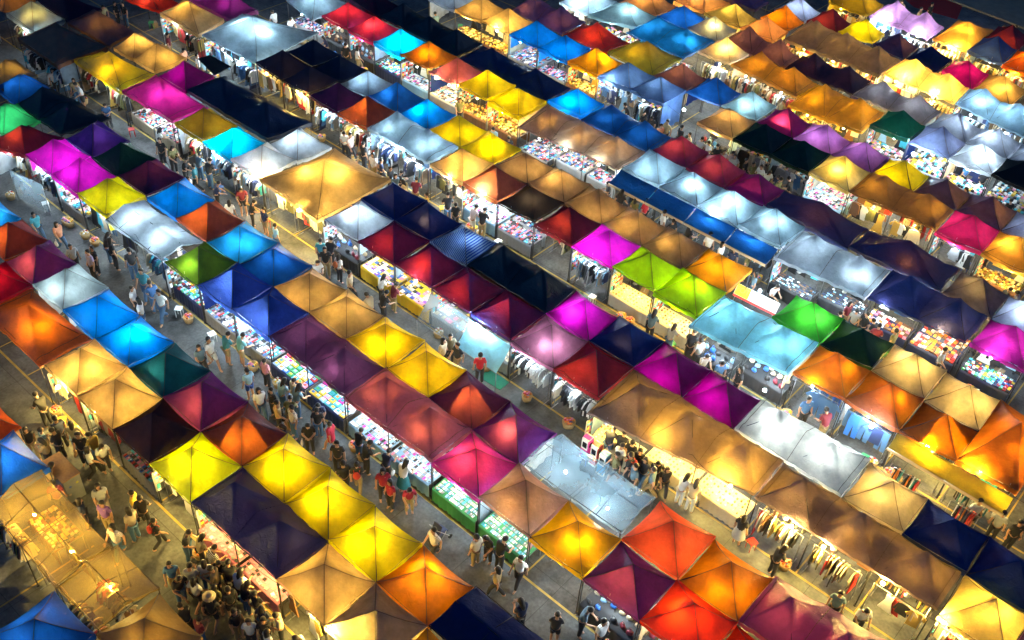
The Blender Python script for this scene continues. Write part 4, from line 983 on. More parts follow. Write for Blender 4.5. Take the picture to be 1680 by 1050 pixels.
# labels that single out each canopy by its neighbours
FORM={'tent':'peaked canopy','pair':'peaked canopy','big':'large canopy','tarp':'long tarpaulin canopy','flat':'clear plastic canopy','sheet':'large clear plastic canopy'}
by={}
for i,t in enumerate(TENTS): by.setdefault(t[0],[]).append(i)
def cen(i): c=TENTS[i][6]; return ((c[0]+c[2]+c[4]+c[6])/4,(c[1]+c[3]+c[5]+c[7])/4)
for i,t in enumerate(TENTS):
    row=sorted(by[t[0]],key=lambda k:cen(k)[0]); j=row.index(i)
    nb=[TENTS[row[q]] for q in (j-1,j+1) if 0<=q<len(row) and abs(cen(row[q])[0]-cen(i)[0])<8]
    other=t[0][0]+('2' if t[0][1]=='1' else '1')
    acc=[k for k in by.get(other,[]) if abs(cen(k)[0]-cen(i)[0])<2.0]
    acc=min(acc,key=lambda k:abs(cen(k)[0]-cen(i)[0])) if acc else None
    glow='' if t[2]=='-' else ('glowing ' if t[2][1] in '34567' else '')
    if t[3] in('flat','sheet') and t[1]=='clear': base=FORM[t[3]]
    else: base=glow+cw(t[1])+' '+FORM[t[3]].replace('clear plastic canopy','flat canopy')
    q=[]
    if len(nb)==2:
        a,b=cw(nb[0][1]),cw(nb[1][1])
        base+=' between two %s ones'%a if a==b else ' between %s and %s ones'%(a,b)
    elif nb: base+=' beside %s one'%cw(nb[0][1])
    if acc is not None: q.append(('backing ' if t[0][1]=='1' else 'behind ')+cw(TENTS[acc][1]))
    q.append(area_words(*cen(i))); q.append('ending its row' if len(nb)<2 else 'mid row')
    if len(base.split())<4: base+=' '+area_words(*cen(i))
    same=[k for k in row if TENTS[k][1]==t[1]]
    q.append(('nearer' if same.index(i) else 'farther')+' along row' if len(same)>1 else 'in row %s'%t[0][0].lower())
    canopy(i,t,uniq(base,q))
# ------------------------------------------------------------------ stalls: tables, goods, racks, garments
def palmat(c,rough=.5):
    return simple('plain_%02x%02x%02x'%tuple(int(255*min(1,v)) for v in c),c,rough,0,.12,9)
PAL={
'white':(.8,.8,.78),'black':(.015,.015,.018),'dark':(.03,.03,.035),'grey':(.25,.25,.26),'navy':(.02,.03,.09),'blue':(.03,.14,.5),'cyan':(.06,.45,.6),'red':(.5,.03,.03),'pink':(.8,.25,.38),'yellow':(.75,.5,.03),'green':(.05,.3,.1),'cream':(.7,.6,.42),'brown':(.2,.09,.04),'orange':(.7,.22,.03),'purple':(.22,.06,.4),'teal':(.03,.25,.28),'olive':(.16,.15,.05),'gold':(.55,.36,.08),'beige':(.5,.4,.28),'ltblue':(.25,.45,.65),'magenta':(.6,.03,.35),'denim':(.06,.14,.28)}
def pm(n): return palmat(PAL[n])
# type: cloth colour, item palette, cell size, item size, height, jitter
GOODS={
'cases':('grey',['white','cyan','navy','pink','black','grey','blue','red','dark','beige'],(.105,.15),(.1,.14,.03),.12),
'phonecases':('ltblue',['white','white','cream','white','grey','pink','dark','ltblue','magenta','black'],(.115,.17),(.1,.15,.02),.12),
'bluetable':('navy',['white','cyan','yellow','blue','red','ltblue','green','navy','dark'],(.13,.13),(.13,.12,.06),.3),
'greentable':('green',['white','cyan','ltblue','white','cream','teal','grey'],(.105,.18),(.085,.15,.025),.08),
'whitetable':('grey',['white','grey','black','dark','cyan','beige','brown','yellow','pink'],(.15,.15),(.15,.14,.09),.4),
'yellowtable':('yellow',['white','purple','pink','white','blue','cream','yellow','dark'],(.2,.19),(.19,.17,.025),.1),
'pinktable':('pink',['pink','white','pink','grey','dark'],(.15,.16),(.12,.12,.03),.4),
'pinkwhite':('beige',['white','pink','white','red','navy','cyan','beige','dark'],(.125,.13),(.11,.1,.04),.3),
'pinkgoods':('navy',['pink','cream','orange','white','red','gold','brown'],(.16,.17),(.15,.15,.06),.3),
'goldtable':('brown',['gold','cream','beige','brown','gold','dark','olive'],(.12,.13),(.11,.11,.07),.35),
'jewels':('cream',['gold','cream','white','brown','gold'],(.16,.19),(.06,.07,.04),.1),
'glasses':('dark',['black','ltblue','white','dark','navy','brown'],(.14,.15),(.12,.05,.04),.2),
'shoes':('beige',['white','brown','cream','black','gold'],(.16,.26),(.1,.24,.09),.2),
'clearfront':('grey',['white','cream','grey','pink','ltblue','beige'],(.2,.25),(.18,.22,.02),.1),
'bags':('dark',['blue','brown','black','ltblue','beige','dark','cream','maroon'],(.3,.3),(.28,.16,.26),.25),
}
PAL['maroon']=(.2,.02,.04)
WORDS={'cases':'phone accessories','phonecases':'flat phone cases','bluetable':'small toys','greentable':'phone cases','whitetable':'small household goods','yellowtable':'printed notebooks','pinktable':'pink trinkets','pinkwhite':'jewellery cards','pinkgoods':'boxed sweets','goldtable':'gilded trinkets','jewels':'tiny jewellery','glasses':'sunglasses','shoes':'shoes','clearfront':'paper goods','bags':'handbags'}
GM={}
def goods_mesh(kind,w,var):
    key=(kind,round(w,1),var)
    if key in GM: return GM[key]
    cloth,pal,cell,it,jit=GOODS[kind]
    rnd=random.Random(hash((kind,var))%1000 if 0 else len(kind)*31+var*7+int(w*10)); bm=bmesh.new()
    depth=.95 if kind!='bags' else .8
    nx=int(w/cell[0]); ny=int(depth/cell[1])
    cols=sorted(set(pal)); 
    for a in range(nx):
        colc=rnd.choice(pal)
        for b in range(ny):
            if rnd.random()<.06: continue
            c=rnd.choice(pal) if rnd.random()<.65 else colc
            x=-w/2+(a+.5)*w/nx+rnd.uniform(-.5,.5)*jit*cell[0]; y=(b+.5)*depth/ny+rnd.uniform(-.5,.5)*jit*cell[1]
            sx,sy,sz=it; sz*=rnd.uniform(.7,1.4)
            mi=cols.index(c)
            if kind=='bags':
                lump(bm,(x,y,sz*.45),(sx*.5,sy*.5,sz*.5),mi,1,rnd.uniform(-.5,.5)); tube(bm,(x-.06,y,sz*.8),(x-.04,y,sz*1.25),.008,4,None,mi); tube(bm,(x-.04,y,sz*1.25),(x+.05,y,sz*1.25),.008,4,None,mi); tube(bm,(x+.05,y,sz*1.25),(x+.06,y,sz*.8),.008,4,None,mi)
            else:
                box(bm,(x,y,sz/2+.002),(sx*rnd.uniform(.85,1.05),sy*rnd.uniform(.85,1.05),sz),rnd.uniform(-1,1)*jit*.9,mi)
                if kind in('phonecases','cases','greentable','jewels','yellowtable','clearfront','bluetable') and rnd.random()<.6:
                    k2=cols.index(rnd.choice(pal+['white'] if 'white' in cols else pal)); box(bm,(x+rnd.uniform(-.02,.02),y+sy*.12,sz+.004),(sx*.5,sy*.35,.006),rnd.uniform(-.3,.3),k2)
    GM[key]=mesh('merchandise',bm,[pm(c) for c in cols]); return GM[key]
TM={}
def table_meshes(w,cloth):
    key=(round(w,1),cloth)
    if key in TM: return TM[key]
    D_=1.0
    bm=bmesh.new(); box(bm,(0,.5,.735),(w,D_,.03)); top=mesh('tabletop',bm,pm('grey'))
    bm=bmesh.new(); tube(bm,(0,0,0),(0,0,.72),.018,6); leg=mesh('leg',bm,STEEL)
    bm=bmesh.new(); nseg=int(w/.06); dep=.5
    prev=None
    for k in range(nseg+1):
        x=-w/2+.002+(w-.004)*k/nseg; q=.014*math.sin(k*1.7)+.01*math.sin(k*.63)
        cur=[bm.verts.new(p) for p in ((x,D_-.01,.754),(x,-.008,.754),(x,-.012+q*.3,.60),(x,-.02+q,.30),(x,-.02+q*1.6,.06))]
        if prev:
            for a in range(4): bm.faces.new((prev[a],cur[a],cur[a+1],prev[a+1]))
        prev=cur
    cl=smooth(mesh('cloth',bm,pm(cloth))); TM[key]=(top,leg,cl); return TM[key]
def near_words(cd): return cw(cd['col'])
def short(cd):
    return {'flat':'clear plastic canopy','sheet':'clear plastic canopy'}.get(cd['rec'][3], cw(cd['col'])+' canopy')
def rel_quals(cd,x=None,y=None):
    i=TENTS.index(cd['rec']); row=sorted(by[cd['strip']],key=lambda k:cen(k)[0]); j=row.index(i); q=[]
    if j+1<len(row): q.append('before the %s one'%cw(TENTS[row[j+1]][1]))
    if j>0: q.append('after the %s one'%cw(TENTS[row[j-1]][1]))
    xx,yy=(cd['ctr'].x,cd['ctr'].y) if x is None else (x,y)
    q.append(area_words(xx,yy)); q.append('towards the '+('left' if PROJ(xx,yy)[0]<840 else 'right')); 
    return q
def table(x,y,w,kind,cd,var,cloth=None,dz=0):
    cl=cloth or GOODS[kind][0]
    lab=uniq('%s clothed table of %s under the %s'%(cl,WORDS[kind],short(cd)),rel_quals(cd,x,y)+['second bay','third bay'])
    t=empty('market_table',(x,y,0),lab,'table','display tables under the canopies')
    top,leg,c=table_meshes(w,cl)
    link('tabletop',top,t); link('cloth',c,t)
    for sx in(-1,1):
        for sy in(.06,.94): l=link('leg',leg,t); l.location=(sx*(w/2-.06),sy,0)
    gm=link('merchandise',goods_mesh(kind,w-.1,var)); gm.location=(x,y,.756); gm['kind']='stuff'
    tag(gm,uniq(('%s spread over the %s cloth under the %s'%(WORDS[kind],cl,short(cd))),rel_quals(cd,x,y)+['second bay','third bay']),'merchandise','goods laid out on the tables')
    return t
# garments
def outline(bm,pts,th,mi=0):
    A=[bm.verts.new((x,-th/2,z)) for x,z in pts]; B=[bm.verts.new((x,th/2,z)) for x,z in pts]; n=len(pts)
    bm.faces.new(A[::-1]); bm.faces.new(B)
    for i in range(n): bm.faces.new((A[i],A[(i+1)%n],B[(i+1)%n],B[i]))
SHAPES={'shirt':[(-.07,0),(-.2,-.05),(-.34,-.22),(-.26,-.3),(-.19,-.22),(-.2,-.68),(.2,-.68),(.19,-.22),(.26,-.3),(.34,-.22),(.2,-.05),(.07,0),(0,-.05)],
'dress':[(-.06,0),(-.14,-.06),(-.12,-.35),(-.26,-.95),(.26,-.95),(.12,-.35),(.14,-.06),(.06,0),(0,-.08)],
'trousers':[(-.17,0),(-.2,-.35),(-.2,-.95),(-.04,-.95),(0,-.38),(.04,-.95),(.2,-.95),(.2,-.35),(.17,0)],
'jacket':[(-.08,0),(-.22,-.05),(-.32,-.55),(-.24,-.58),(-.2,-.3),(-.22,-.72),(.22,-.72),(.2,-.3),(.24,-.58),(.32,-.55),(.22,-.05),(.08,0)]}
GSH={}
for k,pts in SHAPES.items():
    bm=bmesh.new(); outline(bm,pts,.045); tube(bm,(0,0,-.01),(0,0,.06),.006,4); GSH[k]=mesh(k,bm,pm('white'))
GCOUNT=[0]; LEFT=[]
gcand=[]
def garments(xs,y,z,rz,pal,shapes,cd,rnd):
    for x in xs: gcand.append((x,y+rnd.uniform(-.02,.02),z,rz+rnd.uniform(-.16,.16),rnd.choice(pal),rnd.choice(shapes),cd,rnd.uniform(.75,1.25)))
RK={}
def rack(x,y,w,cd,pal,shapes,rnd,face=False,z=1.5):
    lab=uniq('steel clothes rail loaded with clothing under the %s'%short(cd),rel_quals(cd,x,y)+['second bay','third bay'])
    t=empty('clothes_rail',(x,y,0),lab,'clothes rack','clothes rails in the stalls')
    key=(round(w,1),round(z,2))
    if key not in RK:
        a=bmesh.new(); tube(a,(-w/2,0,z),(w/2,0,z),.014,6); b=bmesh.new(); tube(b,(0,0,.05),(0,0,z),.014,6); c=bmesh.new(); tube(c,(0,-.25,.035),(0,.25,.035),.016,6)
        RK[key]=(mesh('rail',a,STEEL),mesh('upright',b,STEEL),mesh('foot',c,STEEL))
    a,b,c=RK[key]; link('rail',a,t)
    for s in(-1,1):
        u=link('upright',b,t); u.location=(s*w/2,0,0); u=link('foot',c,t); u.location=(s*w/2,0,0)
    n=int(w/(.24 if face else .085)); xs=[x-w/2+.08+(w-.16)*(k+.5)/n+rnd.uniform(-.02,.02) for k in range(n) if math.sin(k*.55+x)>-.75]
    garments(xs,y,z-.055,0 if face else math.pi/2,pal,shapes,cd,rnd)
PALS={'c':['white','black','dark','grey','ltblue','navy','white','denim','cyan','beige','black'],'w':['cream','black','beige','gold','brown','white','red','dark','olive','cream'],'bw':['black','black','white','black','white','white'],'jeans':['denim','blue','denim','navy','ltblue'],'mix':['dark','red','white','teal','navy','orange','black']}
awnM={}
def awning(x,y,w,col,cd,d=.95):
    lab=uniq('%s sloping awning hung in front of the %s'%(cw(col),short(cd)),rel_quals(cd,x,y)+['second of its run','third of its run','last of its run'])
    t=empty('front_awning',(x,y,0),lab,'awning','awnings along the stall fronts')
    bm=bmesh.new(); nx=10
    vs_=[[bm.verts.new((-w/2+w*i/nx,-d*j/5,2.06-.36*j/5-.05*math.sin(math.pi*j/5)+.012*noise.noise((i*.7,j*.8,x)))) for j in range(6)] for i in range(nx+1)]
    for i in range(nx):
        for j in range(5): bm.faces.new((vs_[i][j],vs_[i+1][j],vs_[i+1][j+1],vs_[i][j+1]))
    link('sheet',smooth(mesh('sheet',bm,fabric(col,True))),t)
    bm=bmesh.new(); tube(bm,(-w/2,-d,1.69),(w/2,-d,1.69),.02,6); box(bm,(0,-d-.005,1.63),(w,.01,.14)); link('edge_trim',mesh('edge_trim',bm,pm('beige')),t)
    for s in(-1,1):
        b=bmesh.new(); tube(b,(s*w/2,0,1.75),(s*w/2,-d,1.69),.012,5); link('arm',mesh('arm',b,STEEL),t)
shirtbm=bmesh.new(); box(shirtbm,(0,0,.03),(.26,.2,.06)); box(shirtbm,(0,.02,.066),(.13,.1,.012),0,1); bmesh.ops.bevel(shirtbm,geom=shirtbm.edges[:8],offset=.008,segments=1,affect='EDGES')
FOLD=mesh('folded_shirt',shirtbm,[pm('white'),pm('white')])
rndS=random.Random(5)
for cd in CAN:
    g=cd['goods']; s=cd['strip']
    if not g: continue
    n=max(1,cd['n']) ; Lc,Bc=cd['L'],cd['B']; warm=cd['lamp'][0]=='w'
    if cd['rec'][3]=='big': n=2
    span=(Bc-Lc).length
    n=max(1,round(span/PITCH))
    for k in range(n):
        P=Lc+(Bc-Lc)*((k+.5)/n); w=span/n-.14; x,y=P.x,LINES[s][0] if s in LINES and abs(P.y-LINES[s][0])<.6 else P.y
        if not inview(x,y,120): continue
        rnd=random.Random(int(abs(x)*100)+int(y*10))
        if g in GOODS:
            table(x,y+.02,w,g,cd,k+int(abs(x))%3)
            if rnd.random()<.4: rack(x,y+1.5,w*.9,cd,PALS['w' if warm else 'c'],['shirt','dress'],rnd,True,1.6)
            elif g not in('jewels','clearfront'): table(x,y+1.12,w,g,cd,k+5)
        elif g in('rack','warmracks','hang','goldrack','empty','bwshirts','jeans','awnrack','awnblue'):
            pal=PALS['w'] if warm else PALS['c']; sh=['shirt','jacket','dress']
            if g=='bwshirts': pal=PALS['bw']; sh=['shirt']
            if g=='jeans': pal=PALS['jeans']; sh=['trousers','shirt']
            if g=='awnrack': pal=PALS['mix']
            if g=='empty': 
                rack(x,y+1.3,w*.8,cd,pal,sh,rnd); continue
            if g=='hang': rack(x,y+.12,w*.95,cd,PALS['w'],['shirt','trousers','jacket'],rnd,True,1.85); rack(x,y+.9,w*.9,cd,pal,sh,rnd); continue
            if g in('bwshirts','jeans'):
                rack(x,y+.1,w*.9,cd,pal,sh,rnd,g=='jeans',1.55 if g=='bwshirts' else 1.7); rack(x,y+1.2,w*.8,cd,pal,sh,rnd); continue
            rack(x,y+.25,w*.85,cd,pal,sh,rnd,rnd.random()<.35,1.55)
            if rnd.random()<.6: rack(x,y+1.2,w*.85,cd,pal,sh,rnd,rnd.random()<.5,1.7)
            else: table(x,y+.95,w*.9,rnd.choice(['goldtable','shoes'] if warm else ['whitetable','cases']),cd,k)
            if g=='awnblue': awning(x,y-.04,w+.1,'blue',cd)
            if g=='awnrack': awning(x,y-.04,w+.1,'olive',cd,.6); rack(x,y-1.15,w*.5,cd,PALS['mix'],['shirt','jacket'],rnd,False,1.5)
        elif g=='shirts':
            t=table(x,y-.1,w,'yellowtable',cd,k,'navy') if 0 else None
            lab=uniq('navy clothed table of folded shirts under the %s'%short(cd),rel_quals(cd,x,y)+['second bay'])
            t=empty('market_table',(x,y-.05,0),lab,'table','display tables under the canopies'); top,leg,c=table_meshes(w,'navy'); link('tabletop',top,t); link('cloth',c,t)
            for sx in(-1,1):
                for sy in(.06,.94): l=link('leg',leg,t); l.location=(sx*(w/2-.06),sy,0)
            pal=['cyan','white','blue','ltblue','orange','yellow','pink','magenta','teal','red','white','green']
            nx=7
            for a in range(nx):
                for b in range(4):
                    o=link('folded_shirt',FOLD); o.location=(x-w/2+.18+(w-.36)*a/(nx-1),y+.09+.235*b,.757); o.rotation_euler=(0,0,rnd.uniform(-.07,.07))
                    c1,c2=rnd.choice(pal),rnd.choice(pal)
                    for sl,cc in zip(o.material_slots,(c1,c2)): sl.link='OBJECT'; sl.material=pm(cc)
                    tag(o,uniq('folded %s shirt with %s print on navy table'%(c1,c2),['%s from left'%nth(a),'%s row back'%nth(b),('first' if k==0 else 'second')+' bay']),'folded shirt','folded shirts laid in a grid')
# keep the 300 garments nearest the camera single, the rest one mass
gcand.sort(key=lambda c:((c[0])**2+(c[1])**2,c[0]))
gcand=[c for c in gcand if inview(c[0],c[1],20)]
LABG={}
for c in gcand[:296]:
    x,y,z,rz,col,sh,cd,sc=c
    o=link(sh,GSH[sh]); o.location=(x,y,z); o.rotation_euler=(0,0,rz); o.scale=(.6+sc*.4,1,sc); o.material_slots[0].link='OBJECT'; o.material_slots[0].material=pm(col)
    cn={'dark':'charcoal','ltblue':'light blue','denim':'denim blue'}.get(col,col)
    b_='%s %s on a rail under the %s'%(cn,sh,short(cd)); kk=(b_,); LABG[kk]=LABG.get(kk,-1)+1; i_=min(LABG[kk],20)
    tag(o,uniq(b_,[area_words(x,y),nth(i_)+' along','on the front rail' if abs((y-LINES.get(cd['strip'],(y,0))[0]))<.6 else 'on the back rail']),sh,'clothes hanging on the rails')
bm=bmesh.new(); cols=sorted(PAL)
for x,y,z,rz,col,sh,cd,sc in gcand[296:]:
    n0=len(bm.faces); bm.from_mesh(GSH[sh]); bm.faces.ensure_lookup_table()
    fs=bm.faces[n0:]; vv={v for f in fs for v in f.verts}
    M=Matrix.Translation((x,y,z))@Matrix.Rotation(rz,4,'Z')@Matrix.Diagonal((sc,1,sc,1))
    for v in vv: v.co=M@v.co
    for f in fs: f.material_index=cols.index(col)
o=link('hanging_clothes',mesh('hanging_clothes',bm,[pm(c) for c in cols])); o['kind']='stuff'; tag(o,'clothing hanging in the far stalls, too small to count','clothes')
print('garments',len(gcand))
# upright display panels at the stall sides and baskets on the floor before the stalls
rd=random.Random(31); PANELS=[]
for v in range(4):
    bm=bmesh.new(); cols=['white','cyan','red','yellow','dark','pink','brown']
    for a in range(6):
        for b in range(8):
            if rd.random()<.85: box(bm,(.03,.1+a*.14,.75+b*.12),(.03,.11,.1),0,rd.randrange(7))
    PANELS.append(mesh('merchandise',bm,[pm(c) for c in cols]))
bm=bmesh.new(); box(bm,(0,.45,1.2),(.025,.95,1.0)); PBOARD=mesh('board',bm,pm('grey')); bm=bmesh.new(); tube(bm,(0,0,0),(0,0,.72),.015,5); PLEG=mesh('leg',bm,STEEL)
bm=bmesh.new(); tube(bm,(0,0,0),(0,0,.3),.17,12,.23); BASK=mesh('basket_wall',bm,simple('woven_cane',(.4,.27,.12),.8,0,.4,40))
BFILL=[]
for v in range(3):
    bm=bmesh.new()
    for q in range(14): lump(bm,(rd.uniform(-.14,.14),rd.uniform(-.14,.14),.3+rd.uniform(0,.08)),(.06,.06,.045),rd.randrange(4))
    BFILL.append(mesh('basket_goods',bm,[pm(c) for c in rd.sample(['white','red','yellow','pink','green','blue','beige','orange'],4)]))
for cd in CAN:
    if cd['strip'][1]!='1' or not cd['goods'] or not inview(cd['ctr'].x,cd['ctr'].y): continue
    if rd.random()<.5:
        x=cd['L'].x+.06; y=cd['L'].y+rd.uniform(-.15,.1); t=empty('display_panel',(x,y,0),uniq('grey panel of small wares beside the %s stall'%short(cd),rel_quals(cd,x,y)),'display panel','display panels at the stall sides')
        link('board',PBOARD,t); o=link('merchandise',rd.choice(PANELS),t); o['kind']='stuff'
        for q in(0.02,.9): o=link('leg',PLEG,t); o.location=(0,q,0)
    for q in range(rd.choice([0,0,1,2])):
        x=cd['L'].x+rd.uniform(.3,2.0); y=cd['L'].y-rd.uniform(.28,.42); t=empty('cane_basket',(x,y,0),uniq('cane basket on the floor before the %s stall'%short(cd),rel_quals(cd,x,y)+['second basket','third basket','fourth basket','fifth basket']),'basket','baskets before the stalls')
        link('basket_wall',BASK,t); o=link('basket_goods',rd.choice(BFILL),t); o['kind']='stuff'

# slack power cables along the stall fronts, stools by the tables
for s_,(y0,y1) in LINES.items():
    if s_[1:]!='1': continue
    mem=[c for c in CAN if c['strip']==s_]
    if not mem: continue
    xa=min(c['L'].x for c in mem); xb=max(c['B'].x for c in mem); rr=random.Random(ord(s_[0])); bm=bmesh.new(); x=xa
    while x<xb-.5:
        d=rr.uniform(1.8,3.4); sg=rr.uniform(.12,.35); pv=None; zo=rr.uniform(0,.12)
        for q in range(9):
            u=q/8; p=Vector((x+d*u,y0-.06+.04*math.sin(x+q),EAVE+.06+zo-sg*4*u*(1-u)))
            if pv is not None: tube(bm,pv,p,.008,4)
            pv=p
        x+=d
    mid=mem[len(mem)//2]; o=link('power_cable',mesh('power_cable',bm,RUBBER)); o['kind']='thing'; tag(o,uniq('slack black power cable strung along the stall front past the %s'%short(mid),rel_quals(mid)),'cable','cables along the stall fronts')
bm=bmesh.new(); box(bm,(0,0,.43),(.3,.3,.03)); SEATM=mesh('seat',bm,pm('white')); bm=bmesh.new(); tube(bm,(0,0,0),(0,0,.42),.018,5,.014); SLEG=mesh('leg',bm,pm('white'))
rs=random.Random(77)
for cd in CAN:
    if cd['strip'][1]!='1' or not inview(cd['ctr'].x,cd['ctr'].y) or rs.random()<.55: continue
    x=cd['L'].x+rs.uniform(.4,1.8); y=cd['L'].y+rs.choice([-.45,1.25]); col=rs.choice(['red','blue','white','green','yellow'])
    t=empty('plastic_stool',(x,y,0),uniq('%s plastic stool on the floor at the %s stall'%(col,short(cd)),rel_quals(cd,x,y)),'stool','plastic stools'); t.rotation_euler=(0,0,rs.uniform(0,1.5))
    o=link('seat',SEATM,t); o.material_slots[0].link='OBJECT'; o.material_slots[0].material=pm(col)
    for a in(-1,1):
        for b in(-1,1):
            o=link('leg',SLEG,t); o.location=(a*.12,b*.12,0); o.material_slots[0].link='OBJECT'; o.material_slots[0].material=pm(col)

# ------------------------------------------------------------------ visible bare bulbs at the stall fronts
bm=bmesh.new(); tube(bm,(0,0,.055),(0,0,.12),.024,6); tube(bm,(0,0,.11),(0,0,.5),.006,4); CORD=mesh('holder',bm,RUBBER)
def nearest(x,y): return min(CAN,key=lambda c:(c['ctr'].x-x)**2+(c['ctr'].y-y)**2)
for x,y,t,pw in BULBS:
    cd=nearest(x,y); tint='warm' if t=='w' else 'cool white'
    r=empty('hanging_bulb',(x,y,1.95),uniq('bare %s bulb glowing at the edge of the %s'%(tint,short(cd)),rel_quals(cd,x,y)),'light bulb','bare bulbs at the stall fronts')
    b=link('glass',bulbmesh(t,pw),r); b.scale=(1.8,)*3; link('holder',CORD,r)
# ------------------------------------------------------------------ people
def skinmesh(name,pts,edges,rad,root=0,sub=1):
    me=bpy.data.meshes.new(name); me.from_pydata(pts,edges,[]); o=bpy.data.objects.new(name,me); C.objects.link(o)
    o.modifiers.new('skin','SKIN')
    sv=me.skin_vertices[0].data
    for i,r in enumerate(rad):
        sv[i].radius=(r,r) if not isinstance(r,tuple) else r; sv[i].use_root=(i==root)
    md=o.modifiers.new('s','SUBSURF'); md.levels=sub; md.render_levels=sub
    dg=bpy.context.evaluated_depsgraph_get(); ev=o.evaluated_get(dg); m=bpy.data.meshes.new_from_object(ev,depsgraph=dg)
    bpy.data.objects.remove(o); bpy.data.meshes.remove(me); m.name=name; return m
def joints(pose):
    J=dict(pelvis=(0,0,.93),waist=(0,.0,1.06),chest=(0,.01,1.24),neck=(0,.0,1.43),
      lsh=(-.17,0,1.38),rsh=(.17,0,1.38),lel=(-.235,-.02,1.1),rel=(.235,-.02,1.1),lwr=(-.245,.05,.87),rwr=(.245,.05,.87),
      lhip=(-.09,0,.88),rhip=(.09,0,.88),lkn=(-.1,.02,.48),rkn=(.1,.02,.48),lan=(-.11,-.02,.08),ran=(.11,-.02,.08),head=(0,.02,1.57),tilt=0)
    if pose=='walk': J.update(lkn=(-.09,.2,.5),lan=(-.09,.27,.09),rkn=(.09,.02,.48),ran=(.09,-.3,.15),lel=(-.22,-.13,1.12),lwr=(-.22,-.12,.88),rel=(.22,.08,1.11),rwr=(.2,.25,.93))
    if pose=='browse': J.update(chest=(0,.06,1.23),neck=(0,.12,1.41),lsh=(-.17,.09,1.36),rsh=(.17,.09,1.36),lel=(-.25,.12,1.1),rel=(.24,.17,1.1),lwr=(-.2,.32,.99),rwr=(.14,.4,1.0),head=(0,.19,1.53),tilt=.45)
    if pose=='phone': J.update(lel=(-.22,.06,1.11),rel=(.22,.06,1.11),lwr=(-.09,.27,1.16),rwr=(.07,.29,1.18),neck=(0,.02,1.43),head=(0,.07,1.55),tilt=.5)
    if pose=='sit': pass
    return {k:(Vector(v) if k!='tilt' else v) for k,v in J.items()}
def hand(bm,wr,el,side):
    d=(wr-el).normalized(); s=Vector((0,0,1)).cross(d); s=s.normalized() if s.length>.1 else Vector((1,0,0)); u=d.cross(s)
    for q,(off,ln) in enumerate(((-.03,.07),(-.01,.085),(.01,.08),(.028,.062))):
        b=wr+d*.075+s*off; m=b+d*ln*.55+u*-.008; tube(bm,b-d*.03,m,.0095,5,.009); tube(bm,m,m+d*ln*.5+u*-.02,.009,5,.006)
    b=wr+d*.02+s*(-.03*side); m=b+d*.045+s*(-.035*side); tube(bm,b,m,.011,5,.01); tube(bm,m,m+d*.035,.01,5,.007)
def body_mesh(pose):
    J=joints(pose); P=[];E=[];Rr=[]
    def add(p,r,par=None):
        P.append(tuple(p)); Rr.append(r)
        if par is not None: E.append((par,len(P)-1))
        return len(P)-1
    pe=add(J['pelvis'],(.125,.105)); wa=add(J['waist'],(.115,.095),pe); ch=add(J['chest'],(.145,.11),wa); ne=add(J['neck'],.055,ch)
    up=(J['head']-J['neck']).normalized()
    h0=add(J['neck']+up*.07,.062,ne); fw=Vector((0,math.cos(J['tilt']),-math.sin(J['tilt'])))
    h1=add(J['head']+fw*.01,(.082,.098),h0); h2=add(J['head']+up*.09,(.06,.075),h1)
    for s,a,b,c in((-1,'lsh','lel','lwr'),(1,'rsh','rel','rwr')):
        i=add(J[a],.062,ch); i=add(J[a].lerp(J[b],.5),.05,i); i=add(J[b],.041,i); i=add(J[b].lerp(J[c],.4),.041,i); i=add(J[c],.028,i); i=add(J[c]+(J[c]-J[b]).normalized()*.06,(.024,.04),i)
    for a,b,c in(('lhip','lkn','lan'),('rhip','rkn','ran')):
        i=add(J[a],.09,pe); i=add(J[a].lerp(J[b],.55),.075,i); i=add(J[b],.055,i); i=add(J[b].lerp(J[c],.35),.056,i); i=add(J[c],.038,i); i=add(J[c]+Vector((0,.13,-.045)),(.03,.042),i)
    me=skinmesh('person',P,E,Rr)
    bm=bmesh.new(); bm.from_mesh(me)
    for f in bm.faces:
        f.smooth=True; zc=f.calc_center_median().z; f.material_index=2 if zc<.1 else 0
    n0=len(bm.faces)
    hd=J['head']
    # face: nose, ears, eyes, mouth
    sd=Vector((1,0,0)); uu=fw.cross(sd)*-1
    uu=sd.cross(fw)
    lump(bm,hd+fw*.1-uu*.01,(.014,.02,.022),0)
    for s in(-1,1): lump(bm,hd+sd*s*.083-uu*.01,(.012,.02,.03),0); lump(bm,hd+fw*.089+sd*s*.033+uu*.022,(.013,.01,.008),3)
    lump(bm,hd+fw*.092-uu*.05,(.024,.008,.007),4)
    hand(bm,J['lwr'],J['lel'],-1); hand(bm,J['rwr'],J['rel'],1)
    bm.to_mesh(me); bm.free(); me.materials.clear()
    for m in (SKIN,SKIN,SHOE,EYE,LIP): me.materials.append(m)
    return me,J
SKIN=simple('skin',(.48,.26,.16),.5,0,.08); SHOE=simple('shoe',(.12,.12,.13),.6); EYE=simple('eye',(.02,.015,.01),.3); LIP=simple('lips',(.35,.1,.09),.4)
def grow(bm,d):
    bm.normal_update()
    for v in bm.verts: v.co+=v.normal*d
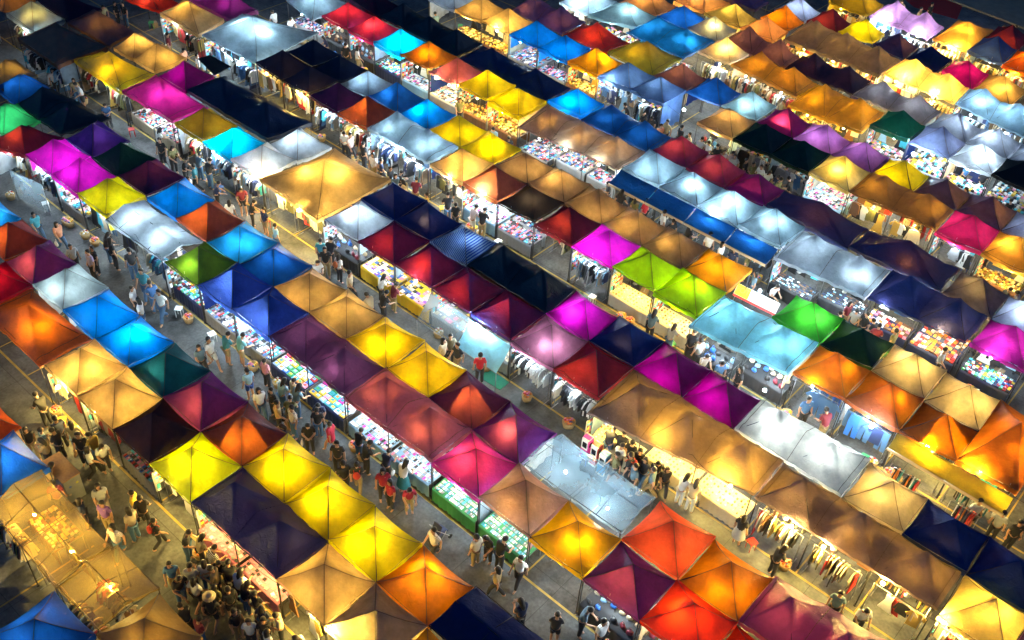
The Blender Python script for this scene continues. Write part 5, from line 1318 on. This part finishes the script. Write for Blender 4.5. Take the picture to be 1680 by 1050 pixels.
def shirt_mesh(pose,J,sleeve=.55,hem=.83,flare=0):
    P=[];E=[];Rr=[]
    def add(p,r,par=None):
        P.append(tuple(p)); Rr.append(r)
        if par is not None: E.append((par,len(P)-1))
        return len(P)-1
    pe=add((J['pelvis'].x,J['pelvis'].y,hem),(.162+flare,.138+flare)); wa=add(J['waist'],(.158,.132),pe); ch=add(J['chest'],(.178,.142),wa); ne=add(J['neck']-Vector((0,0,.05)),.078,ch)
    for a,b,c in(('lsh','lel','lwr'),('rsh','rel','rwr')):
        i=add(J[a],.08,ch); i=add(J[a].lerp(J[b],.5),.07,i); i=add(J[a].lerp(J[b],.72),.072,i)
        if sleeve>1: i=add(J[b],.058,i); i=add(J[b].lerp(J[c],.8),.046,i)
    return smooth(skinmesh('shirt',P,E,Rr))
def trouser_mesh(pose,J,kind):
    P=[];E=[];Rr=[]
    def add(p,r,par=None):
        P.append(tuple(p)); Rr.append(r)
        if par is not None: E.append((par,len(P)-1))
        return len(P)-1
    if kind=='skirt':
        bm=bmesh.new(); prev=None; n=14
        for z,r in((1.02,.15),(.9,.185),(.7,.23),(.5,.27)):
            ring=[bm.verts.new((r*math.cos(2*math.pi*k/n)*(1+.05*math.sin(k*3)),r*.85*math.sin(2*math.pi*k/n)+.02,z)) for k in range(n)]
            if prev:
                for k in range(n): bm.faces.new((prev[k],prev[(k+1)%n],ring[(k+1)%n],ring[k]))
            prev=ring
        return smooth(mesh('skirt',bm,pm('white')))
    pe=add(J['pelvis']+Vector((0,0,.06)),(.15,.128))
    for a,b,c in(('lhip','lkn','lan'),('rhip','rkn','ran')):
        i=add(J[a],.108,pe); i=add(J[a].lerp(J[b],.55),.094,i); i=add(J[a].lerp(J[b],.92),.08,i)
        if kind=='long': i=add(J[b],.076,i); i=add(J[b].lerp(J[c],.4),.074,i); i=add(J[b].lerp(J[c],.93),.062,i)
    return smooth(skinmesh('trousers',P,E,Rr))
def hair_mesh(J,kind):
    bm=bmesh.new(); hd=J['head']; t=J['tilt']; fw=Vector((0,math.cos(t),-math.sin(t))); uu=Vector((1,0,0)).cross(fw)
    M=Matrix(((1,fw.x,uu.x,hd.x),(0,fw.y,uu.y,hd.y),(0,fw.z,uu.z,hd.z),(0,0,0,1)))
    r=bmesh.ops.create_icosphere(bm,subdivisions=2,radius=1)
    for v in r['verts']:
        c=v.co; k=1+.05*noise.noise(c*4)
        x,y,z=c.x*.1*k,c.y*.12*k-.012,c.z*.115*k+.04
        if c.y>.45 and c.z<.55: y=min(y,.06); z=max(z,.06)
        if c.z<-.2 and kind!='long': z=max(z,-.03)
        if kind=='long' and c.z<-.1 and c.y<.35: z-=.24*min(1,(-c.z)*1.3); y-=.02
        v.co=M@Vector((x,y,z))
    if kind=='hat':
        bmesh.ops.create_cone(bm,segments=14,radius1=.2,radius2=.2,depth=.012,cap_ends=True,matrix=M@Matrix.Translation((0,0,.075)))
        bmesh.ops.create_cone(bm,segments=14,radius1=.118,radius2=.09,depth=.11,cap_ends=True,matrix=M@Matrix.Translation((0,0,.13)))
    return smooth(mesh('hair',bm,simple('black_hair',(.014,.011,.01),.45)))
BODY={}
for pose in('stand','walk','browse','phone'):
    b,J=body_mesh(pose); BODY[pose]=dict(body=b,J=J,shirt=shirt_mesh(pose,J),dress=shirt_mesh(pose,J,.5,.6,.05),long=trouser_mesh(pose,J,'long'),short=trouser_mesh(pose,J,'short'),skirt=trouser_mesh(pose,J,'skirt'),hair={k:hair_mesh(J,k) for k in('short','long','hat')})
    for k in('shirt','dress','long','short'):
        BODY[pose][k].materials.clear(); BODY[pose][k].materials.append(pm('white'))
bm=bmesh.new(); lump(bm,(0,-.2,1.2),(.14,.09,.2),0,2); 
for s in(-1,1): tube(bm,(s*.1,-.15,1.33),(s*.11,.05,1.42),.014,5); tube(bm,(s*.11,.05,1.42),(s*.11,.13,1.28),.014,5); tube(bm,(s*.11,.13,1.28),(s*.12,-.1,1.08),.012,5)
BACKPACK=mesh('backpack',bm,pm('white'))
bm=bmesh.new(); lump(bm,(.27,.03,.62),(.05,.13,.14),0,2); tube(bm,(.255,-.03,.74),(.25,.03,.88),.008,5); tube(bm,(.255,.09,.74),(.25,.05,.88),.008,5)
HANDBAG=mesh('handbag',bm,pm('white'))
TOP={'cyan':(.1,.5,.62),'coral':(.85,.35,.2),'grey':(.35,.36,.37),'lavender':(.45,.4,.65),'black':(.016,.016,.02),'dark':(.03,.028,.032),'teal':(.04,.22,.28),'blue':(.05,.14,.32),'white':(.78,.78,.76),'whitemoon':(.75,.82,.82),'slate':(.12,.2,.26),'ltteal':(.15,.42,.48),'ltblue':(.3,.5,.62),'navy':(.02,.03,.08),'floral':(.5,.42,.22),'mustard':(.55,.38,.08),'pink':(.8,.35,.42),'stripe':(.55,.5,.55),'reddress':(.5,.02,.05),'crimson':(.35,.02,.05),'beige':(.55,.45,.3),'camo':(.2,.18,.12),'red':(.55,.02,.03),'maroon':(.18,.02,.04),'pinkwhite':(.75,.6,.6),'olive':(.16,.15,.06),'greywhite':(.6,.6,.58),'tan':(.42,.3,.14),'cream':(.7,.6,.42),'purple':(.22,.1,.36),'yellow':(.7,.48,.05),'bwstripe':(.3,.28,.26)}
TW={'whitemoon':'white with dark moon print','ltteal':'light teal','ltblue':'light blue','reddress':'red','bwstripe':'black and white striped','greywhite':'off-white','pinkwhite':'pale pink','floral':'patterned','stripe':'faintly striped','dark':'charcoal','camo':'mottled brown'}
BOT={'jeans':((.07,.15,.28),'long','jeans'),'dark':((.03,.03,.036),'long','dark trousers'),'khaki':((.3,.22,.1),'long','khaki trousers'),'khakishorts':((.32,.25,.14),'short','khaki shorts'),'blueshorts':((.03,.08,.3),'short','blue shorts'),'whiteshorts':((.7,.7,.68),'short','white shorts'),'darkshorts':((.03,.03,.035),'short','dark shorts'),'whitepants':((.65,.66,.66),'long','white trousers'),'greyskirt':((.3,.32,.38),'skirt','grey skirt'),'tealskirt':((.02,.18,.25),'skirt','teal skirt'),'beige':((.42,.34,.22),'long','beige trousers'),'reddress':((.5,.02,.05),'short','dress')}
def clothmat(key,col):
    if key in('stripe','bwstripe'):
        k='cloth_'+key
        if k in MATS: return MATS[k]
        m=newmat(k); out=N(m,'ShaderNodeOutputMaterial'); p=N(m,'ShaderNodeBsdfPrincipled'); p.inputs['Roughness'].default_value=.8
        tc=N(m,'ShaderNodeTexCoord'); w=N(m,'ShaderNodeTexWave',bands_direction='Z'); w.inputs['Scale'].default_value=5.5
        r=N(m,'ShaderNodeValToRGB'); r.color_ramp.interpolation='CONSTANT'; r.color_ramp.elements[0].color=(.03,.03,.03,1) if key=='bwstripe' else (.4,.36,.42,1); r.color_ramp.elements[1].position=.5; r.color_ramp.elements[1].color=(.7,.66,.6,1)
        L(m,tc.outputs['Object'],w.inputs['Vector']); L(m,w.outputs['Fac'],r.inputs[0]); L(m,r.outputs[0],p.inputs['Base Color']); L(m,p.outputs[0],out.inputs[0]); MATS[k]=m; return m
    return simple('cloth_'+key,col,.8,0,.2,8)
def paint(o,m):
    o.material_slots[0].link='OBJECT'; o.material_slots[0].material=m
rp=random.Random(9)
for (x,y,yaw,top,bot,pose,hair,bag) in PEOPLE:
    if top=='dark' and bot=='dark':
        top=rp.choice(['dark','dark','black','grey','slate','navy','white','olive','tan','maroon','stripe']); bot=rp.choice(['dark','dark','jeans','khaki','darkshorts']); hair=rp.choice(['short','long','short'])
    B=BODY[pose]; o=link('person',B['body']); o.location=(x,y,0); o.rotation_euler=(0,0,R(yaw)); sc=rp.uniform(.95,1.08); o.scale=(sc,sc,sc)
    h=link('hair',B['hair'][hair],o)
    if hair=='hat': paint(h,simple('straw',(.5,.4,.24),.8))
    bc,bk,bw=BOT[bot]
    if bot=='reddress': s=link('dress',B['dress'],o)
    else:
        s=link('shirt',B['shirt'],o); l=link('skirt' if bk=='skirt' else ('shorts' if bk=='short' else 'trousers'),B[bk],o); paint(l,clothmat(bot,bc))
    paint(s,clothmat(top,TOP[top]))
    extra=''
    if bag:
        bcname={'redpack':'red','rust':'rust'}.get(bag,bag); col={'white':(.75,.75,.75),'tan':(.42,.28,.14),'red':(.5,.04,.03),'black':(.02,.02,.02),'rust':(.4,.1,.03)}[bcname]
        if bag in('redpack','red','rust'): q=link('backpack',BACKPACK,o); extra=' and %s backpack'%bcname
        else: q=link('handbag',HANDBAG,o); extra=' carrying %s bag'%bcname
        paint(q,clothmat('bag_'+bcname,col if bag!='redpack' else (.75,.09,.03)))
    cd=nearest(x,y)
    verb={'stand':'standing','walk':'walking','browse':'leaning to browse','phone':'looking at hands'}[pose]
    tw=TW.get(top,top)
    base='person in red dress'+extra if bot=='reddress' else 'person in %s top%s'%(tw,extra)
    base+=' %s by %s'%(verb,short(cd))
    tag(o,uniq(base,['with long hair' if hair=='long' else 'with short hair','wearing '+bw]+rel_quals(cd,x,y)),'person','people in the market aisles')
# ------------------------------------------------------------------ single pieces
X=EXTRA
# cabinet with wooden top on the lower-left aisle
p=X['cabinet']; c=Vector((sum(q[0] for q in p)/4,sum(q[1] for q in p)/4,0))
lx=(Vector(p[2])-Vector(p[1])).length; ly=(Vector(p[1])-Vector(p[0])).length
r=empty('cabinet',c,'grey wheeled cabinet with brown wooden top in the crowded warm-lit aisle','cabinet')
bm=bmesh.new(); box(bm,(0,0,.64),(lx,ly,1.16)); box(bm,(lx/2+.006,0,.64),(.012,ly*.9,1.0)); box(bm,(0,-ly/2-.006,.64),(lx*.95,.012,1.05)); link('body',mesh('body',bm,simple('grey_laminate',(.2,.21,.23),.45)),r)
bm=bmesh.new(); 
box(bm,(0,0,1.24),(lx+.06,ly+.06,.035)); link('wooden_top',mesh('wooden_top',bm,WOOD),r)
for col,yy,zz in(((.05,.1,.4),-.12,.85),((.5,.45,.05),.15,.9),((.5,.4,.3),-.2,.5)):
    bm=bmesh.new(); bmesh.ops.create_cone(bm,segments=12,radius1=.05,radius2=.05,depth=.012,cap_ends=True,matrix=Matrix.Translation((lx/2+.016,yy,zz))@Matrix.Rotation(R(90),4,'Y')); link('sticker',mesh('sticker',bm,palmat(col)),r)
for sx in(-1,1):
    for sy in(-1,1):
        bm=bmesh.new(); lump(bm,(sx*(lx/2-.08),sy*(ly/2-.08),.035),(.025,.035,.035)); link('caster',mesh('caster',bm,RUBBER),r)
# three toy display boxes
for (x,y),(nm,col) in zip(X['machines'],(('magenta',(.6,.04,.35)),('red',(.55,.05,.05)),('blue',(.08,.35,.65)))):
    r=empty('toy_machine',(x,y-.1,0),'small %s and white toy vending machine standing by the brown tarpaulin stall'%nm,'vending machine','toy vending machines in a row')
    bm=bmesh.new(); box(bm,(0,0,.56),(.3,.34,1.0)); box(bm,(0,0,.04),(.34,.38,.08)); link('body',mesh('body',bm,WHITEP),r)
    bm=bmesh.new(); box(bm,(.151,0,.6),(.012,.35,.85)); box(bm,(0,0,1.075),(.31,.2,.03)); box(bm,(0,-.176,.3),(.31,.012,.45)); link('coloured_panel',mesh('coloured_panel',bm,palmat(col)),r)
    bm=bmesh.new(); box(bm,(0,-.178,.76),(.2,.012,.28)); box(bm,(.16,0,.75),(.012,.18,.22)); link('window',mesh('window',bm,simple('dark_glass',(.01,.01,.015),.1)),r)
# banner of the open stall
p=[Vector((*q,0)) for q in X['banner']]; d=(p[1]-p[0]); w=d.length
r=empty('stall_banner',(p[0]+p[1])/2,'yellow and white printed banner along the open stall counter, Thai lettering','banner'); r.rotation_euler=(R(-35),0,math.atan2(d.y,d.x)); r.location.z=.95
bm=bmesh.new(); box(bm,(0,0,0),(w,.015,.5)); link('panel',mesh('panel',bm,simple('banner_white',(.75,.73,.66),.5)),r)
bm=bmesh.new(); box(bm,(-w*.33,-.011,0),(w*.32,.006,.48)); link('yellow_field',mesh('yellow_field',bm,pm('yellow')),r)
def text(body,parent,loc,size,mat,nm='lettering'):
    cu=bpy.data.curves.new(nm,'FONT'); cu.body=body; cu.size=size; cu.extrude=.003; cu.align_x='CENTER'; cu.align_y='CENTER'; cu.materials.append(mat); oo=bpy.data.objects.new(nm,cu); C.objects.link(oo); ev=oo.evaluated_get(bpy.context.evaluated_depsgraph_get()); me=bpy.data.meshes.new_from_object(ev); bpy.data.objects.remove(oo); o=link(nm,me,parent); o.location=loc; o.rotation_euler=(R(90),0,0); return o
text('FOT',r,(-w*.33,-.02,.02),.34,pm('gold')); text('แกะสลัก',r,(w*.17,-.02,.02),.3,pm('blue'))
bm=bmesh.new(); box(bm,(0,.0,-.3),(w,.04,.1)); link('red_rail',mesh('red_rail',bm,pm('red')),r)
for s in(-1,1):
    b=bmesh.new(); tube(b,(s*w*.45,.1,-.8),(s*w*.45,.02,0),.015,5); link('post',mesh('post',b,STEEL),r)
# red carpet and plaza edge
p=[Vector((*q,.004)) for q in X['carpet']]
bm=bmesh.new(); bm.faces.new([bm.verts.new(q) for q in p]); bmesh.ops.recalc_face_normals(bm,faces=bm.faces); o=link('red_carpet',mesh('red_carpet',bm,simple('red_carpet',(.3,.008,.01),.9))); tag(o,'dark red carpet laid on the paved plaza beyond the last stalls','carpet')
q0,q1=[Vector((*q,0)) for q in X['pave']]
bm=bmesh.new(); d=(q1-q0).normalized(); n=Vector((-d.y,d.x,0)); 
if n.y<0: n=-n
a,b=q0-d*4,q1+d*14
for z0,off,w_ in((.06,3.0,6.0),):
    m=(a+b)/2+n*off; box(bm,(m.x,m.y,z0),((b-a).length,w_,.12),math.atan2(d.y,d.x))
o=link('raised_pavement',mesh('raised_pavement',bm,simple('pavement_concrete',(.26,.22,.15),.8,0,.35,2))); o['kind']='structure'
for i,q in enumerate(X['pillar']):
    r=empty('stone_bollard',(q[0]+n.x*2.2,q[1]+n.y*2.2,.12),'%s stone gatepost on the raised pavement at the top right corner'%('left' if i==0 else 'right'),'post','stone gateposts')
    bm=bmesh.new(); tube(bm,(0,0,0),(0,0,.2),.3,12); tube(bm,(0,0,.2),(0,0,1.3),.2,12); link('shaft',mesh('shaft',bm,simple('grey_stone',(.25,.24,.22),.8)),r)
    bm=bmesh.new(); tube(bm,(0,0,1.3),(0,0,1.42),.28,12); link('cap',mesh('cap',bm,simple('grey_stone',(.25,.24,.22),.8)),r)
# black flat awning
p=[Vector((*q,2.0)) for q in X['blackroof']]; c=sum(p,Vector())/4
r=empty('black_awning',(c.x,c.y,0),'small flat black awning beside the magenta canopy and the white clothes stall','awning')
bm=bmesh.new(); vs_=[bm.verts.new((q.x-c.x,q.y-c.y,2.03+(.08 if i in(1,2) else 0))) for i,q in enumerate(p)]; bm.faces.new(vs_); bmesh.ops.solidify(bm,geom=bm.faces[:],thickness=.03); link('sheet',mesh('sheet',bm,pm('black')),r)
for q in p: o=link('pole',POLE,r); o.location=(q.x-c.x,q.y-c.y,0); o.scale=(1,1,1.98)
# hanging clear sheet panel left
p0,p1=[Vector((*q,0)) for q in X['clearscreen']]; d=p1-p0
r=empty('clear_screen',(p0+p1)/2,'transparent plastic screen standing at the left aisle end near the magenta stall','screen'); r.rotation_euler=(0,0,math.atan2(d.y,d.x)); w=d.length
bm=bmesh.new(); nx=12; vv=[[bm.verts.new((-w/2+w*i/nx,.03*math.sin(i*1.3),.15+1.6*j/4)) for j in range(5)] for i in range(nx+1)]
for i in range(nx):
    for j in range(4): bm.faces.new((vv[i][j],vv[i+1][j],vv[i+1][j+1],vv[i][j+1]))
link('sheet',smooth(mesh('sheet',bm,clear_mat())),r)
bm=bmesh.new(); tube(bm,(-w/2,0,1.76),(w/2,0,1.76),.015); tube(bm,(-w/2,0,0),(-w/2,0,1.76),.015); tube(bm,(w/2,0,0),(w/2,0,1.76),.015); link('frame',mesh('frame',bm,STEEL),r)
# sheets let down over the white tables under the navy and red canopies: one clear, one pale blue
y=LINES['D1'][0]
for xm,mt,nm,lab in((-22.05,clear_mat(),'clear_rain_sheet','clear plastic rain sheet sloping over the white tables below navy and red canopies'),(-19.75,fabric('skywhite',True),'rain_sheet','pale blue plastic sheet let down in front of the navy and red canopy row')):
    r=empty(nm,(xm,y-.02,0),lab,'plastic sheet')
    bm=bmesh.new(); w=2.25; nx=16
    vv=[[bm.verts.new((-w/2+w*i/nx,-.1-.8*j/6,1.98-1.0*(j/6)-.08*math.sin(math.pi*j/6)+.05*noise.noise((i*.6+xm,j*.8,2)))) for j in range(7)] for i in range(nx+1)]
    for i in range(nx):
        for j in range(6): bm.faces.new((vv[i][j],vv[i+1][j],vv[i+1][j+1],vv[i][j+1]))
    link('sheet',smooth(mesh('sheet',bm,mt)),r)
    bm=bmesh.new(); tube(bm,(-w/2,-.9,.98),(w/2,-.9,.98),.016)
    for s in(-1,1): tube(bm,(s*w/2,-.9,0),(s*w/2,-.9,.98),.016)
    link('frame',mesh('frame',bm,STEEL),r)
# stroller
x,y=X['stroller'][0]
r=empty('pushchair',(x,y,0),'dark folding pushchair in the aisle beside the yellow canopies','pushchair')
bm=bmesh.new(); box(bm,(0,0,.5),(.36,.4,.05)); box(bm,(0,-.18,.75),(.36,.05,.5),0,0,R(-20)); link('seat',mesh('seat',bm,pm('navy')),r)
bm=bmesh.new()
for s in(-1,1): tube(bm,(s*.2,.3,.1),(s*.2,-.35,1.0),.014); tube(bm,(s*.2,-.3,.1),(s*.2,.1,.6),.014)
tube(bm,(-.2,-.35,1.0),(.2,-.35,1.0),.016); link('frame',mesh('frame',bm,STEEL),r)
for sx in(-1,1):
    for sy in(-.3,.3): bm=bmesh.new(); tube(bm,(sx*.2-.015,sy,.09),(sx*.2+.015,sy,.09),.09,12); link('wheel',mesh('wheel',bm,RUBBER),r)
# green ground mat
p=X['mat']; c=(Vector(p[0])+Vector(p[1]))/2
bm=bmesh.new(); box(bm,(c.x,c.y,.015),(1.1,.6,.022),R(3)); o=link('floor_mat',mesh('floor_mat',bm,simple('green_mat',(.02,.2,.13),.9))); tag(o,'small green floor mat on the aisle beside the person in red','mat')
# crates and boxes behind the stalls
rb=random.Random(21)
BX=[]
for sx,sy,sz in((.4,.3,.28),(.5,.35,.35),(.35,.35,.25)):
    bm=bmesh.new(); box(bm,(0,0,sz/2),(sx,sy,sz)); box(bm,(0,0,sz+.003),(.05,sy*.98,.006),0,1); BX.append(mesh('cardboard_box',bm,[simple('cardboard',(.36,.24,.13),.8,0,.2,5),pm('beige')]))
for cd in CAN:
    if cd['strip'][1]!='1' or not inview(cd['ctr'].x,cd['ctr'].y) or rb.random()<.5: continue
    x=cd['L'].x+rb.uniform(.5,1.6); y=cd['T'].y-rb.uniform(.3,.5)
    o=link('cardboard_box',rb.choice(BX)); o.location=(x,y,0); o.rotation_euler=(0,0,rb.uniform(-.4,.4)); tag(o,uniq('brown cardboard box on the floor behind the %s tables'%short(cd),rel_quals(cd,x,y)),'box','boxes behind the stalls')
print('objects',len(bpy.data.objects))
